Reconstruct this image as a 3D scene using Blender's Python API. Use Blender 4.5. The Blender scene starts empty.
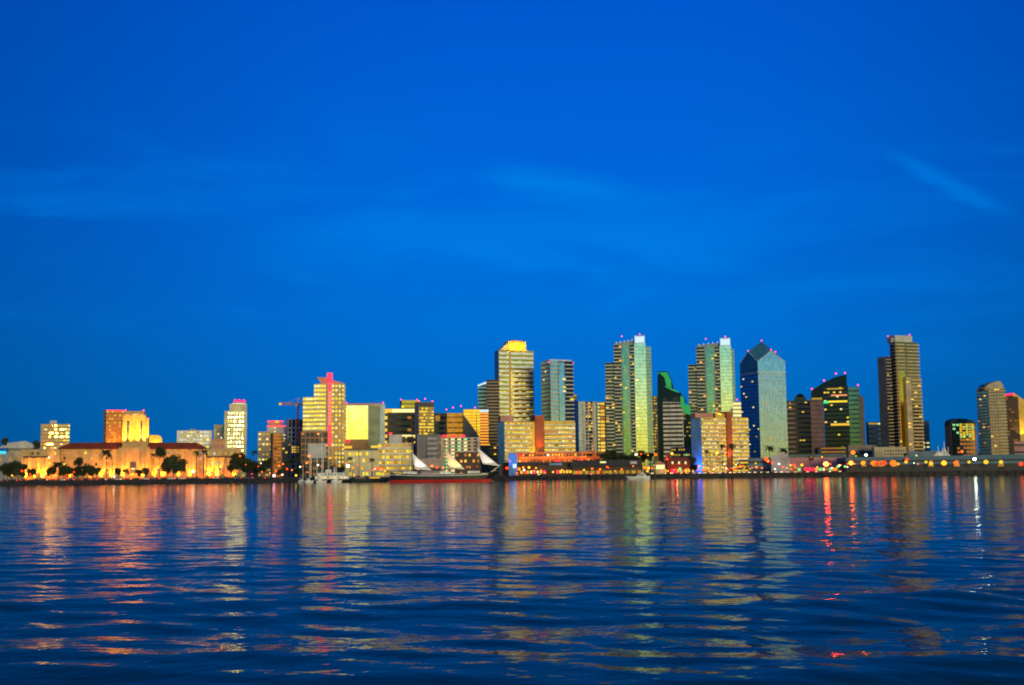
import bpy, bmesh, math, random
import numpy as np
from mathutils import Matrix, Vector
random.seed(7)
C = bpy.context
S = C.scene
COL = S.collection

# ------------------------------------------------------------------ camera
FPX, W0, H0 = 1200.0, 1024, 685
CAMH = 6.0
PITCH = math.atan(129.5 / FPX)
ROLL = math.atan(0.0108)
cam = bpy.data.cameras.new('camera')
cam.lens = FPX / W0 * 36.0
cam.sensor_width = 36.0
cam.clip_start = 0.5
cam.clip_end = 30000
co = bpy.data.objects.new('camera', cam)
COL.objects.link(co)
RM = Matrix.Rotation(math.pi / 2 + PITCH, 3, 'X') @ Matrix.Rotation(-ROLL, 3, 'Z')
co.matrix_world = Matrix.Translation((0, 0, CAMH)) @ RM.to_4x4()
S.camera = co

# ------------------------------------------------------------------ exposure
S.view_settings.view_transform = 'Standard'
S.view_settings.look = 'None'
S.view_settings.exposure = 0.0
S.view_settings.gamma = 1.0

# ------------------------------------------------------------------ world: dusk sky, afterglow behind the camera
SUN_EL, SUN_AZ = math.radians(4.0), math.radians(160.0)   # azimuth clockwise from +Y
w = bpy.data.worlds.new('World')
S.world = w
w.use_nodes = True
NT = w.node_tree
NT.nodes.clear()


def nd(t, typ, **kw):
    n = t.nodes.new(typ)
    for k, v in kw.items():
        if k.startswith('i_'):
            n.inputs[int(k[2:])].default_value = v
        else:
            setattr(n, k, v)
    return n


def mth(t, op, a, b=None, c=None, clamp=False):
    n = t.nodes.new('ShaderNodeMath')
    n.operation = op
    n.use_clamp = clamp
    for i, v in enumerate((a, b, c)):
        if v is None:
            continue
        if isinstance(v, (int, float)):
            n.inputs[i].default_value = v
        else:
            t.links.new(v, n.inputs[i])
    return n.outputs[0]


def ramp(t, fac, stops, interp='LINEAR'):
    n = t.nodes.new('ShaderNodeValToRGB')
    n.color_ramp.interpolation = interp
    e = n.color_ramp.elements
    while len(e) < len(stops):
        e.new(0.5)
    for i, (p, c) in enumerate(stops):
        e[i].position = p
        e[i].color = (c[0], c[1], c[2], 1)
    t.links.new(fac, n.inputs[0])
    return n.outputs[0]


def mixc(t, fac, a, b, bt='MIX'):
    n = t.nodes.new('ShaderNodeMix')
    n.data_type = 'RGBA'
    n.blend_type = bt
    for i, v in ((0, fac), (6, a), (7, b)):
        if isinstance(v, (int, float)):
            n.inputs[i].default_value = v
        elif isinstance(v, tuple):
            n.inputs[i].default_value = (v[0], v[1], v[2], 1)
        else:
            t.links.new(v, n.inputs[i])
    return n.outputs[2]


def smooth(t, v, a, b):
    n = t.nodes.new('ShaderNodeMapRange')
    n.interpolation_type = 'SMOOTHSTEP'
    n.inputs[1].default_value = a
    n.inputs[2].default_value = b
    t.links.new(v, n.inputs[0])
    return n.outputs[0]


tc = nd(NT, 'ShaderNodeTexCoord')
sx = nd(NT, 'ShaderNodeSeparateXYZ')
NT.links.new(tc.outputs['Generated'], sx.inputs[0])
X, Y, Z = sx.outputs
sky = nd(NT, 'ShaderNodeTexSky', sky_type='NISHITA', sun_disc=False)
sky.sun_elevation = SUN_EL
sky.sun_rotation = SUN_AZ
sky.ozone_density = 6.0
sky_t = mixc(NT, 1.0, sky.outputs[0], (0.012, 0.07, 0.2), 'MULTIPLY')
east = ramp(NT, Z, [(0.0, (0.000, 0.140, 0.46)), (0.05, (0.000, 0.146, 0.52)), (0.13, (0.000, 0.150, 0.62)),
                    (0.22, (0.000, 0.132, 0.66)), (0.37, (0.000, 0.096, 0.59)), (0.46, (0.0, 0.028, 0.11)), (1.0, (0.0, 0.008, 0.03))])
# slightly darker towards the north (left), lighter in the middle
azl = mth(NT, 'MULTIPLY', smooth(NT, X, -0.6, -0.02), smooth(NT, X, 0.62, 0.12))
east = mixc(NT, azl, mixc(NT, 1.0, east, (0.6, 0.48, 0.48), 'MULTIPLY'), east)
west = ramp(NT, Z, [(0.0, (1.0, 0.60, 0.01)), (0.018, (1.0, 0.80, 0.01)), (0.036, (1.05, 0.94, 0.10)), (0.056, (0.95, 0.98, 0.34)),
                    (0.080, (0.46, 0.80, 0.55)), (0.105, (0.26, 0.66, 0.62)), (0.13, (0.13, 0.5, 0.66)), (0.2, (0.03, 0.26, 0.6)), (0.5, (0.0, 0.10, 0.5)), (1.0, (0.0, 0.03, 0.3))])
westk = smooth(NT, Y, 0.35, -0.45)
# wisps of high cloud: noise stretched along the horizon, laid out by direction
mp = nd(NT, 'ShaderNodeMapping')
mp.inputs['Scale'].default_value = (3.0, 3.0, 14.0)
mp.inputs['Rotation'].default_value = (0, math.radians(-14), 0)
NT.links.new(tc.outputs['Generated'], mp.inputs[0])
no = nd(NT, 'ShaderNodeTexNoise')
no.inputs['Scale'].default_value = 1.6
no.inputs['Detail'].default_value = 7
no.inputs['Roughness'].default_value = 0.55
no.inputs['Distortion'].default_value = 0.5
NT.links.new(mp.outputs[0], no.inputs['Vector'])
cl = smooth(NT, no.outputs[0], 0.46, 0.74)
band = mth(NT, 'MULTIPLY', smooth(NT, Z, 0.03, 0.15), smooth(NT, Z, 0.33, 0.20))
cl = mth(NT, 'MULTIPLY', cl, band)


def streak(ax, az, bx, bz, wid, soft):
    """a thin cloud along the line from (ax,az) to (bx,bz) in (x/y, z/y)"""
    u = mth(NT, 'DIVIDE', X, mth(NT, 'MAXIMUM', Y, 0.05))
    v = mth(NT, 'DIVIDE', Z, mth(NT, 'MAXIMUM', Y, 0.05))
    L = math.hypot(bx - ax, bz - az)
    dx, dz = (bx - ax) / L, (bz - az) / L
    pu, pv = mth(NT, 'SUBTRACT', u, ax), mth(NT, 'SUBTRACT', v, az)
    s = mth(NT, 'ADD', mth(NT, 'MULTIPLY', pu, dx), mth(NT, 'MULTIPLY', pv, dz))
    q = mth(NT, 'SUBTRACT', mth(NT, 'MULTIPLY', pv, dx), mth(NT, 'MULTIPLY', pu, dz))
    q = mth(NT, 'ADD', q, mth(NT, 'MULTIPLY', mth(NT, 'SUBTRACT', no.outputs[0], 0.5), soft))
    m = smooth(NT, mth(NT, 'ABSOLUTE', q), wid, 0.0)
    e = mth(NT, 'MULTIPLY', smooth(NT, s, -0.02, L * 0.3), smooth(NT, s, L + 0.03, L * 0.6))
    return mth(NT, 'MULTIPLY', m, e)


st1 = streak(-0.47, 0.238, -0.18, 0.222, 0.022, 0.06)
st2 = streak(-0.25, 0.185, 0.24, 0.21, 0.045, 0.12)
st3 = streak(0.325, 0.266, 0.42, 0.215, 0.012, 0.04)
st4 = streak(-0.02, 0.25, 0.09, 0.235, 0.020, 0.05)
tot = mth(NT, 'ADD', mth(NT, 'MULTIPLY', cl, 0.35), mth(NT, 'ADD', mth(NT, 'MULTIPLY', st1, 0.24), mth(NT, 'ADD', mth(NT, 'MULTIPLY', st2, 0.6), mth(NT, 'ADD', mth(NT, 'MULTIPLY', st3, 0.5), mth(NT, 'MULTIPLY', st4, 0.85)))), clamp=True)
east = mixc(NT, tot, east, (0.0, 0.20, 0.74))
side = ramp(NT, Z, [(0.0, (0.80, 0.55, 0.05)), (0.02, (0.66, 0.60, 0.15)), (0.045, (0.42, 0.62, 0.42)), (0.075, (0.20, 0.52, 0.62)),
                    (0.11, (0.08, 0.38, 0.62)), (0.2, (0.02, 0.22, 0.55)), (0.5, (0.0, 0.08, 0.4)), (1.0, (0.0, 0.01, 0.05))])
core = smooth(NT, Y, -0.76, -0.985)
west = mixc(NT, core, side, mixc(NT, 1.0, west, (1.7, 1.5, 1.2), 'MULTIPLY'))
grad = mixc(NT, westk, east, west)
skyc = mixc(NT, 1.0, mixc(NT, 1.0, grad, (10.0, 10.0, 10.0), 'MULTIPLY'), sky_t, 'ADD')
bg = nd(NT, 'ShaderNodeBackground')
bg.inputs[1].default_value = 0.1
NT.links.new(skyc, bg.inputs[0])
wo = nd(NT, 'ShaderNodeOutputWorld')
NT.links.new(bg.outputs[0], wo.inputs[0])

sl = bpy.data.lights.new('sun', 'SUN')
sl.energy = 2.0
sl.angle = math.radians(12)
sl.color = (1.0, 0.78, 0.32)
so = bpy.data.objects.new('sun', sl)
COL.objects.link(so)
ldir = Vector((-math.sin(SUN_AZ) * math.cos(SUN_EL), -math.cos(SUN_AZ) * math.cos(SUN_EL), -math.sin(SUN_EL)))
so.rotation_euler = ldir.to_track_quat('-Z', 'Y').to_euler()

# ------------------------------------------------------------------ pixel -> world
GZ = 3.0


def ray(px, py):
    d = RM @ Vector(((px - 512) / FPX, -(py - 342.5) / FPX, -1))
    return d.x / d.y, d.z / d.y


def at(px, py, D):
    t, k = ray(px, py)
    return Vector((t * D, D, CAMH + k * D))


def hy(px):
    return 472 - (px - 512) * 0.0108


# ------------------------------------------------------------------ materials
MT = {}


def mat(name, col, rough=0.7, metal=0.0, noise=0.12, nscale=0.15, spec=0.5, bump=0.0):
    if name in MT:
        return MT[name]
    m = bpy.data.materials.new(name)
    m.use_nodes = True
    t = m.node_tree
    b = t.nodes['Principled BSDF']
    b.inputs['Roughness'].default_value = rough
    b.inputs['Metallic'].default_value = metal
    b.inputs['Specular IOR Level'].default_value = spec
    g = nd(t, 'ShaderNodeNewGeometry')
    n = nd(t, 'ShaderNodeTexNoise')
    n.inputs['Scale'].default_value = nscale
    n.inputs['Detail'].default_value = 5
    t.links.new(g.outputs['Position'], n.inputs['Vector'])
    a = tuple(c * (1 - noise * 2) for c in col)
    c2 = tuple(min(1, c * (1 + noise * 2)) for c in col)
    t.links.new(ramp(t, n.outputs[0], [(0.3, a), (0.7, c2)]), b.inputs['Base Color'])
    if bump:
        bp = nd(t, 'ShaderNodeBump')
        bp.inputs['Strength'].default_value = bump
        bp.inputs['Distance'].default_value = 0.3
        t.links.new(n.outputs[0], bp.inputs['Height'])
        t.links.new(bp.outputs[0], b.inputs['Normal'])
    MT[name] = m
    return m


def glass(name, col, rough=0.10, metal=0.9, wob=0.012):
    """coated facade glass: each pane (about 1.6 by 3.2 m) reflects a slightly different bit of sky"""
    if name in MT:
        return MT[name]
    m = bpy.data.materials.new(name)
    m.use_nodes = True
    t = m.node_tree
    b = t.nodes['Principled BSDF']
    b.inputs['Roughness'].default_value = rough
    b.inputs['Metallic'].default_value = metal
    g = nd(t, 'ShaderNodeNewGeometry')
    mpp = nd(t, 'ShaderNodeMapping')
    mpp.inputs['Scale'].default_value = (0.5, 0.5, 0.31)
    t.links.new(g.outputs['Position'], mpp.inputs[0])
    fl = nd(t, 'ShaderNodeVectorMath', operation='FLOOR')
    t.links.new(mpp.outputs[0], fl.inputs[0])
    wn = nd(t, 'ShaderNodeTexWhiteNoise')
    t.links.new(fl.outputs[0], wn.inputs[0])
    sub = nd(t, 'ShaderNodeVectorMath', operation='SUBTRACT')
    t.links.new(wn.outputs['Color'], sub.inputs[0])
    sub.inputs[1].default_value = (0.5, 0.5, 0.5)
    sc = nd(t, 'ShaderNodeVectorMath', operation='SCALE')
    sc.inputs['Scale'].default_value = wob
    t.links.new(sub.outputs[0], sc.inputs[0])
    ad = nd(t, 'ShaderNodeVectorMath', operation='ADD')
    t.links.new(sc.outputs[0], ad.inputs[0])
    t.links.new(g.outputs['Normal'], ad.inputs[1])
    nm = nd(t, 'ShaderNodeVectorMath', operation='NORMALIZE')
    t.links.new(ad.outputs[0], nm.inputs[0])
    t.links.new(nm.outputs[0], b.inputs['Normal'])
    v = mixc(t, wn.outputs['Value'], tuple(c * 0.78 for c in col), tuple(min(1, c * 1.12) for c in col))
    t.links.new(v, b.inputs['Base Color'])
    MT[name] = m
    return m


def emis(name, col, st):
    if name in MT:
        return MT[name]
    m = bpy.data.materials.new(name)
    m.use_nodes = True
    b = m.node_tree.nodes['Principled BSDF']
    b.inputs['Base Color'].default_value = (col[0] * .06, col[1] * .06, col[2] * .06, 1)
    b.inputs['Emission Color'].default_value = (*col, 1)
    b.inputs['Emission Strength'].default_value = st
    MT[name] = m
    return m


cream = mat('cream', (0.62, 0.55, 0.34))
white = mat('white', (0.72, 0.70, 0.60))
beige = mat('beige', (0.42, 0.33, 0.22))
brown = mat('brown', (0.17, 0.10, 0.06))
dbrown = mat('dark_brown', (0.07, 0.045, 0.035))
grey = mat('grey', (0.27, 0.27, 0.29))
lgrey = mat('light_grey', (0.45, 0.45, 0.46))
dgrey = mat('dark_grey', (0.06, 0.065, 0.075))
terra = mat('terracotta', (0.36, 0.09, 0.03))
orangew = mat('orange_wall', (0.55, 0.20, 0.05))
pink = mat('pink', (0.50, 0.24, 0.20))
purple = mat('purple_brown', (0.17, 0.10, 0.11))
tile = mat('roof_tile', (0.10, 0.012, 0.008), rough=0.8)
skylitw = mat('skylit_wall', (0.30, 0.72, 0.85))  # blue skylight on the hotel sides, put into the wall colour
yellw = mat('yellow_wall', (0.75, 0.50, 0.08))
tealw = mat('teal_wall', (0.10, 0.22, 0.24))
black = mat('black', (0.012, 0.012, 0.015), rough=0.5)
metalm = mat('metal', (0.35, 0.36, 0.38), rough=0.45, metal=0.6)
redp = mat('red_paint', (0.55, 0.02, 0.015), rough=0.5)
whitep = mat('white_paint', (0.8, 0.8, 0.78), rough=0.4)
canvas = mat('canvas', (0.88, 0.85, 0.86), rough=0.9)
foliage = mat('foliage', (0.028, 0.045, 0.016), rough=0.8, noise=0.35, nscale=0.6)
bark = mat('bark', (0.09, 0.06, 0.04), rough=0.9)

g_neu = glass('glass_neutral', (0.62, 0.70, 0.66))
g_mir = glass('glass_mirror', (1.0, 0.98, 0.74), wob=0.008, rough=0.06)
g_teal = glass('glass_teal', (0.14, 0.30, 0.34))
g_lteal = glass('glass_light_teal', (0.50, 0.66, 0.62), wob=0.006)
g_opal = glass('glass_ice_blue', (0.58, 0.74, 0.70))
g_dark = glass('glass_dark', (0.022, 0.03, 0.06), rough=0.15)
g_green = glass('glass_emerald', (0.004, 0.014, 0.035), rough=0.15)
g_sunset = glass('glass_sunset_tint', (0.95, 0.55, 0.05))  # gold tint puts the reflected sunset glow into the glass colour
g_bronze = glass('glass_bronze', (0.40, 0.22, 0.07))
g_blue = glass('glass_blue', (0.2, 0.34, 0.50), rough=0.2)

E = {'warm': emis('lit_warm', (1, 0.58, 0.06), 1.3), 'orange': emis('lit_orange', (1, 0.36, 0.03), 1.4),
     'yellow': emis('lit_yellow', (1, 0.74, 0.03), 1.0), 'pale': emis('lit_pale', (1, 0.88, 0.35), 1.1),
     'green': emis('lit_green', (0.35, 1, 0.35), 0.9), 'neon_green': emis('neon_green', (0.0, 0.70, 0.16), 0.42),
     'white': emis('lit_white', (0.65, 0.88, 1.0), 0.95), 'red': emis('neon_red', (1, 0.008, 0.045), 3.0),
     'beacon': emis('beacon_red', (1, 0.02, 0.10), 7.0), 'blue': emis('neon_blue', (0.05, 0.16, 1.0), 1.8),
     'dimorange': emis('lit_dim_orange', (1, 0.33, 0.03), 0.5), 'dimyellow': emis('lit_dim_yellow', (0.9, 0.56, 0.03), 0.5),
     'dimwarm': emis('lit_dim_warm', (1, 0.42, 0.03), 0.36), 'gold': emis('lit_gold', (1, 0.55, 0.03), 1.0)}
WARM = ['warm', 'yellow', 'pale', 'orange', 'warm']
DIM = ['dimyellow', 'dimwarm', 'dimyellow', 'warm']

# ------------------------------------------------------------------ object helpers
_cube = {}


def cube_mesh(m):
    if m.name in _cube:
        return _cube[m.name]
    me = bpy.data.meshes.new('box_' + m.name)
    v = [(x, y, z) for x in (-.5, .5) for y in (-.5, .5) for z in (-.5, .5)]
    f = [(0, 1, 3, 2), (4, 6, 7, 5), (0, 4, 5, 1), (2, 3, 7, 6), (0, 2, 6, 4), (1, 5, 7, 3)]
    me.from_pydata(v, [], f)
    me.materials.append(m)
    _cube[m.name] = me
    return me


def link(name, me, parent=None, loc=(0, 0, 0), sc=(1, 1, 1), rz=0):
    o = bpy.data.objects.new(name, me)
    COL.objects.link(o)
    o.location = loc
    o.scale = sc
    o.rotation_euler = (0, 0, rz)
    if parent:
        o.parent = parent
    return o


def pymesh(name, v, f, m, parent=None, loc=(0, 0, 0), smooth_=False, rz=0):
    me = bpy.data.meshes.new(name)
    me.from_pydata([tuple(a) for a in v], [], f)
    me.materials.append(m)
    if smooth_:
        me.polygons.foreach_set('use_smooth', [True] * len(me.polygons))
    return link(name, me, parent, loc, rz=rz)


def tag(o, label, cat, group=None):
    o['label'] = label
    o['category'] = cat
    if group:
        o['group'] = group
    return o


def empty(name, loc, rz=0):
    o = bpy.data.objects.new(name, None)
    COL.objects.link(o)
    o.location = loc
    o.rotation_euler = (0, 0, rz)
    return o


def copy_tree(o, parent=None):
    c = o.copy()
    COL.objects.link(c)
    c.parent = parent
    for ch in list(o.children):
        copy_tree(ch, c)
    return c


def boxes_mesh(bs):
    """many boxes (cx,cy,cz,sx,sy,sz) in one mesh"""
    v, f = [], []
    for (cx, cy, cz, a, b, c) in bs:
        k = len(v)
        for x in (-.5, .5):
            for y in (-.5, .5):
                for z in (-.5, .5):
                    v.append((cx + x * a, cy + y * b, cz + z * c))
        for q in ((0, 1, 3, 2), (4, 6, 7, 5), (0, 4, 5, 1), (2, 3, 7, 6), (0, 2, 6, 4), (1, 5, 7, 3)):
            f.append(tuple(k + i for i in q))
    return v, f


def tube_data(p, q, r0, r1, n=6):
    p, q = Vector(p), Vector(q)
    d = (q - p).normalized()
    a = d.orthogonal().normalized()
    b = d.cross(a)
    v, f = [], []
    for (c, r) in ((p, r0), (q, r1)):
        for i in range(n):
            an = 2 * math.pi * i / n
            v.append(c + a * (r * math.cos(an)) + b * (r * math.sin(an)))
    for i in range(n):
        j = (i + 1) % n
        f.append((i, j, n + j, n + i))
    f.append(tuple(range(n - 1, -1, -1)))
    f.append(tuple(range(n, 2 * n)))
    return v, f


def tubes(name, segs, m, parent=None, n=6, smooth_=False):
    V, F = [], []
    for (p, q, a, b) in segs:
        v, f = tube_data(p, q, a, b, n)
        k = len(V)
        V += v
        F += [tuple(k + i for i in g) for g in f]
    return pymesh(name, V, F, m, parent, smooth_=smooth_)


_sph = {}


def sphere_mesh(m):
    if m.name not in _sph:
        me = bpy.data.meshes.new('globe_' + m.name)
        bm = bmesh.new()
        bmesh.ops.create_icosphere(bm, subdivisions=2, radius=1)
        bm.to_mesh(me)
        bm.free()
        me.materials.append(m)
        me.polygons.foreach_set('use_smooth', [True] * len(me.polygons))
        _sph[m.name] = me
    return _sph[m.name]


# ------------------------------------------------------------------ buildings
class Face:
    def __init__(s, b, o, a, n, W, z0, z1):
        s.b, s.o, s.a, s.n, s.W, s.z0, s.z1 = b, o, a, n, W, z0, z1

    def box(s, name, m, s0, s1, za, zb, o0=-0.2, o1=0.15):
        ce = (s.o[0] + s.a[0] * (s0 + s1) / 2 + s.n[0] * (o0 + o1) / 2, s.o[1] + s.a[1] * (s0 + s1) / 2 + s.n[1] * (o0 + o1) / 2)
        dx = abs(s.a[0]) * (s1 - s0) + abs(s.n[0]) * (o1 - o0)
        dy = abs(s.a[1]) * (s1 - s0) + abs(s.n[1]) * (o1 - o0)
        return (name, m, ce[0], ce[1], (za + zb) / 2, dx, dy, zb - za)

    def put(s, *a, **k):
        return s.b.put(s.box(*a, **k))

    def ribbon(s, nf, m, frac=0.5, a=0.0, b=1.0, name='window_band', out=0.12, off=0.3, z0=None, z1=None):
        z0 = s.z0 if z0 is None else z0
        z1 = s.z1 if z1 is None else z1
        h = (z1 - z0) / nf
        lit = m.name.startswith('lit_dim')
        k = min(4, max(1, 100 // nf)) if lit else 1
        for i in range(nf):
            c = [0] + sorted(random.uniform(.1, .9) for _ in range(k - 1)) + [1]
            for j in range(k):
                mm = random.choice([m, m, m, E['dimwarm'], E['dimorange'], g_bronze]) if lit else m
                w0, w1 = s.W * a + .15, s.W * b - .15
                s.put(name, mm, w0 + (w1 - w0) * c[j], w0 + (w1 - w0) * c[j + 1] - (.1 if j < k - 1 else 0), z0 + h * (i + off), z0 + h * (i + off + frac), -0.2, out)

    def slabs(s, nf, m, frac=0.35, a=0.0, b=1.0, out=1.3, name='balcony', off=0.0):
        h = (s.z1 - s.z0) / nf
        for i in range(nf):
            s.put(name, m, s.W * a, s.W * b, s.z0 + h * (i + off), s.z0 + h * (i + off + frac), -0.3, out)

    def fins(s, n, m, wd=0.5, a=0.0, b=1.0, out=0.5, name='pier'):
        for i in range(n + 1):
            c = s.W * (a + (b - a) * i / n)
            s.put(name, m, max(0, c - wd / 2), min(s.W, c + wd / 2), s.z0, s.z1 - 0.05, -0.3, out)

    def grid(s, nf, nc, mats, fw=0.6, fh=0.5, a=0.0, b=1.0, out=0.08, prob=1.0, name='window', cap=100, z0=None, z1=None, rnd=None):
        z0 = s.z0 if z0 is None else z0
        z1 = s.z1 if z1 is None else z1
        r = rnd or random
        h = (z1 - z0) / nf
        w_ = s.W * (b - a) / nc
        cells = [(i, j) for i in range(nf) for j in range(nc) if r.random() < prob]
        keep = cells if len(cells) <= cap else set(r.sample(cells, cap))
        rest = []
        for c in cells:
            i, j = c
            m = mats if not isinstance(mats, list) else E[r.choice(mats)]
            x0 = s.W * a + w_ * (j + .5 - fw / 2)
            d = s.box(name, m, x0, x0 + w_ * fw, z0 + h * (i + .5 - fh / 2), z0 + h * (i + .5 + fh / 2), -0.1, out)
            if c in keep:
                s.b.put(d)
            else:
                rest.append(d)
        if rest:
            s.b.stuff(name, rest)


class Bld:
    def __init__(s, name, label, cat, xa, xb, xc, ytop, D, l=24, th=None, m=None, zt=None, wallname='wall', group=None, gz=None):
        s.gz = GZ if gz is None else gz
        tb, kb = ray(xb, ytop)
        ta, _ = ray(xa, ytop)
        tcx, _ = ray(xc, ytop)
        if th is None:
            th = -math.atan((tb + tcx) / 2) if xa >= xb else 0.42
        s.th = th
        s.P = (tb * D, D)
        s.u = (math.cos(th), math.sin(th))
        s.v = (-math.sin(th), math.cos(th))
        s.w = (tcx * D - s.P[0]) / (s.u[0] - tcx * s.u[1])
        if xa < xb:
            s.l = (s.P[0] - ta * D) / (math.sin(th) + ta * math.cos(th))
            if not (3 < s.l < 120):
                s.l = l
        else:
            s.l = l
        cx = s.P[0] + s.u[0] * s.w / 2 + s.v[0] * s.l / 2
        cy = s.P[1] + s.u[1] * s.w / 2 + s.v[1] * s.l / 2
        s.root = empty(name, (cx, cy, s.gz), th)
        tag(s.root, label, cat, group)
        s.H = s.pz((xb + xc) / 2, ytop) if zt is None else zt
        s.F = Face(s, (0, 0), (1, 0), (0, -1), s.w, 0, s.H)
        s.L = Face(s, (0, 0), (0, 1), (-1, 0), s.l, 0, s.H)
        s.R = Face(s, (s.w, 0), (0, 1), (1, 0), s.l, 0, s.H)
        if m:
            s.put((wallname, m, s.w / 2, s.l / 2, (s.H - 1) / 2, s.w, s.l, s.H + 1))

    def lx(s, px, py, yl=0.0):
        t, k = ray(px, py)
        return (t * (s.P[1] + yl * s.v[1]) - s.P[0] - yl * s.v[0]) / (s.u[0] - t * s.u[1])

    def pz(s, px, py, yl=0.0):
        t, k = ray(px, py)
        x = s.lx(px, py, yl)
        Yw = s.P[1] + x * s.u[1] + yl * s.v[1]
        return CAMH + k * Yw - s.gz

    def put(s, d):
        name, m, cx, cy, cz, a, b, c = d
        return link(name, cube_mesh(m), s.root, (cx - s.w / 2, cy - s.l / 2, cz), (a, b, c))

    def stuff(s, name, ds):
        by = {}
        for d in ds:
            by.setdefault(d[1].name, []).append(d)
        me = bpy.data.meshes.new(name)
        V, F, MI = [], [], []
        for k, mn in enumerate(by):
            v, f = boxes_mesh([(d[2] - s.w / 2, d[3] - s.l / 2, d[4], d[5], d[6], d[7]) for d in by[mn]])
            n = len(V)
            V += v
            F += [tuple(n + i for i in q) for q in f]
            MI += [k] * len(f)
            me.materials.append(by[mn][0][1])
        me.from_pydata(V, [], F)
        me.polygons.foreach_set('material_index', MI)
        o = link(name, me, s.root)
        o['kind'] = 'stuff'
        return o

    def vol(s, x0, x1, ytop, m, yl=-1.0, l=10, name='wing', ybot=None, yr=None):
        """box between pixel columns x0..x1 on the plane yl metres behind the front corner; top at pixel row ytop"""
        yr = ytop if yr is None else yr
        a, b = s.lx(x0, yr, yl), s.lx(x1, yr, yl)
        zt = s.pz((x0 + x1) / 2, ytop, yl)
        zb = -1.0 if ybot is None else s.pz((x0 + x1) / 2, ybot, yl)
        s.put((name, m, (a + b) / 2, yl + l / 2, (zt + zb) / 2, b - a, l, zt - zb))
        f = Face(s, (a, yl), (1, 0), (0, -1), b - a, max(zb, 0), zt)
        f.Lf = Face(s, (a, yl), (0, 1), (-1, 0), l, max(zb, 0), zt)
        f.Rf = Face(s, (b, yl), (0, 1), (1, 0), l, max(zb, 0), zt)
        return f

    def poly(s, name, m, pts, yl, l):
        """extruded outline given in pixels on plane yl"""
        P = [(s.lx(x, y, yl), s.pz(x, y, yl)) for x, y in pts]
        n = len(P)
        V = [(x - s.w / 2, yl - s.l / 2, z) for x, z in P] + [(x - s.w / 2, yl + l - s.l / 2, z) for x, z in P]
        F = [tuple(range(n)), tuple(range(2 * n - 1, n - 1, -1))] + [(i, i + n, (i + 1) % n + n, (i + 1) % n) for i in range(n)]
        return pymesh(name, V, F, m, s.root)

    def beacon(s, px, py, yl=2.0, r=0.62, e='beacon', name='beacon_light'):
        x, z = s.lx(px, py, yl), s.pz(px, py, yl)
        o = link(name, sphere_mesh(E[e]), s.root, (x - s.w / 2, yl - s.l / 2, z), (r, r, r))
        return o

    def spot(s, px, py, power, col=(1, 0.42, 0.03), out=4.0, ang=50, tilt=70, yl=0.0, name='floodlight'):
        x, z = s.lx(px, py, yl), s.pz(px, py, yl)
        L = bpy.data.lights.new(name, 'SPOT')
        L.energy = power
        L.color = col
        L.spot_size = math.radians(ang)
        L.spot_blend = 0.6
        L.shadow_soft_size = 0.3
        o = bpy.data.objects.new(name, L)
        COL.objects.link(o)
        o.parent = s.root
        o.location = (x - s.w / 2, yl - out - s.l / 2, z)
        o.rotation_euler = (math.radians(90 + tilt), 0, 0)
        return o

    def plight(s, px, py, power, col, out=3.0, yl=0.0, name='floodlight', r=0.5):
        x, z = s.lx(px, py, yl), s.pz(px, py, yl)
        L = bpy.data.lights.new(name, 'POINT')
        L.energy = power
        L.color = col
        L.shadow_soft_size = r
        o = bpy.data.objects.new(name, L)
        COL.objects.link(o)
        o.parent = s.root
        o.location = (x - s.w / 2, yl - out - s.l / 2, z)
        return o


# ================================================================== SETTING
# ---- water: real swell and chop on a fan-shaped sheet, flat sheets beyond
def water_mat():
    m = bpy.data.materials.new('sea_water')
    m.use_nodes = True
    t = m.node_tree
    b = t.nodes['Principled BSDF']
    b.inputs['Base Color'].default_value = (0.000, 0.080, 0.105, 1)
    b.inputs['Roughness'].default_value = 0.05
    b.inputs['IOR'].default_value = 1.062
    b.inputs['Specular IOR Level'].default_value = 0.5
    g = nd(t, 'ShaderNodeNewGeometry')
    hs = []
    for sc, amp, st in ((0.20, 0.09, (1, 1.2, 1)), (0.55, 0.068, (1, 1.3, 1)), (1.9, 0.014, (1, 1, 1))):
        mpp = nd(t, 'ShaderNodeMapping')
        mpp.inputs['Scale'].default_value = st
        mpp.inputs['Rotation'].default_value = (0, 0, sc)
        t.links.new(g.outputs['Position'], mpp.inputs[0])
        n = nd(t, 'ShaderNodeTexNoise')
        n.inputs['Scale'].default_value = sc
        n.inputs['Detail'].default_value = 2
        t.links.new(mpp.outputs[0], n.inputs['Vector'])
        hs.append(mth(t, 'MULTIPLY', n.outputs[0], amp))
    h = mth(t, 'ADD', mth(t, 'ADD', hs[0], hs[1]), hs[2])
    bp = nd(t, 'ShaderNodeBump')
    bp.inputs['Strength'].default_value = 1.0
    bp.inputs['Distance'].default_value = 1.0
    t.links.new(h, bp.inputs['Height'])
    t.links.new(bp.outputs[0], b.inputs['Normal'])
    return m


wm = water_mat()
R_IN, R_OUT, STEP = 12.0, 1010.0, 0.0058
nr = int(math.log(R_OUT / R_IN) / STEP)
rr = R_IN * np.exp(np.linspace(0, math.log(R_OUT / R_IN), nr))
angs = np.radians(np.arange(-42, 42.01, 0.15))
RR, AA = np.meshgrid(rr, angs, indexing='ij')
WX, WY = RR * np.sin(AA), RR * np.cos(AA)
rs = np.random.RandomState(3)
near = np.clip(1.25 - (RR - 40) / 75.0, 0.12, 1.0)      # the boat's own wake: steepest close by, dying out towards the shore
nearc = np.clip(90.0 / RR, 0.75, 1.0)
Zw = np.zeros_like(WX)
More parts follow.
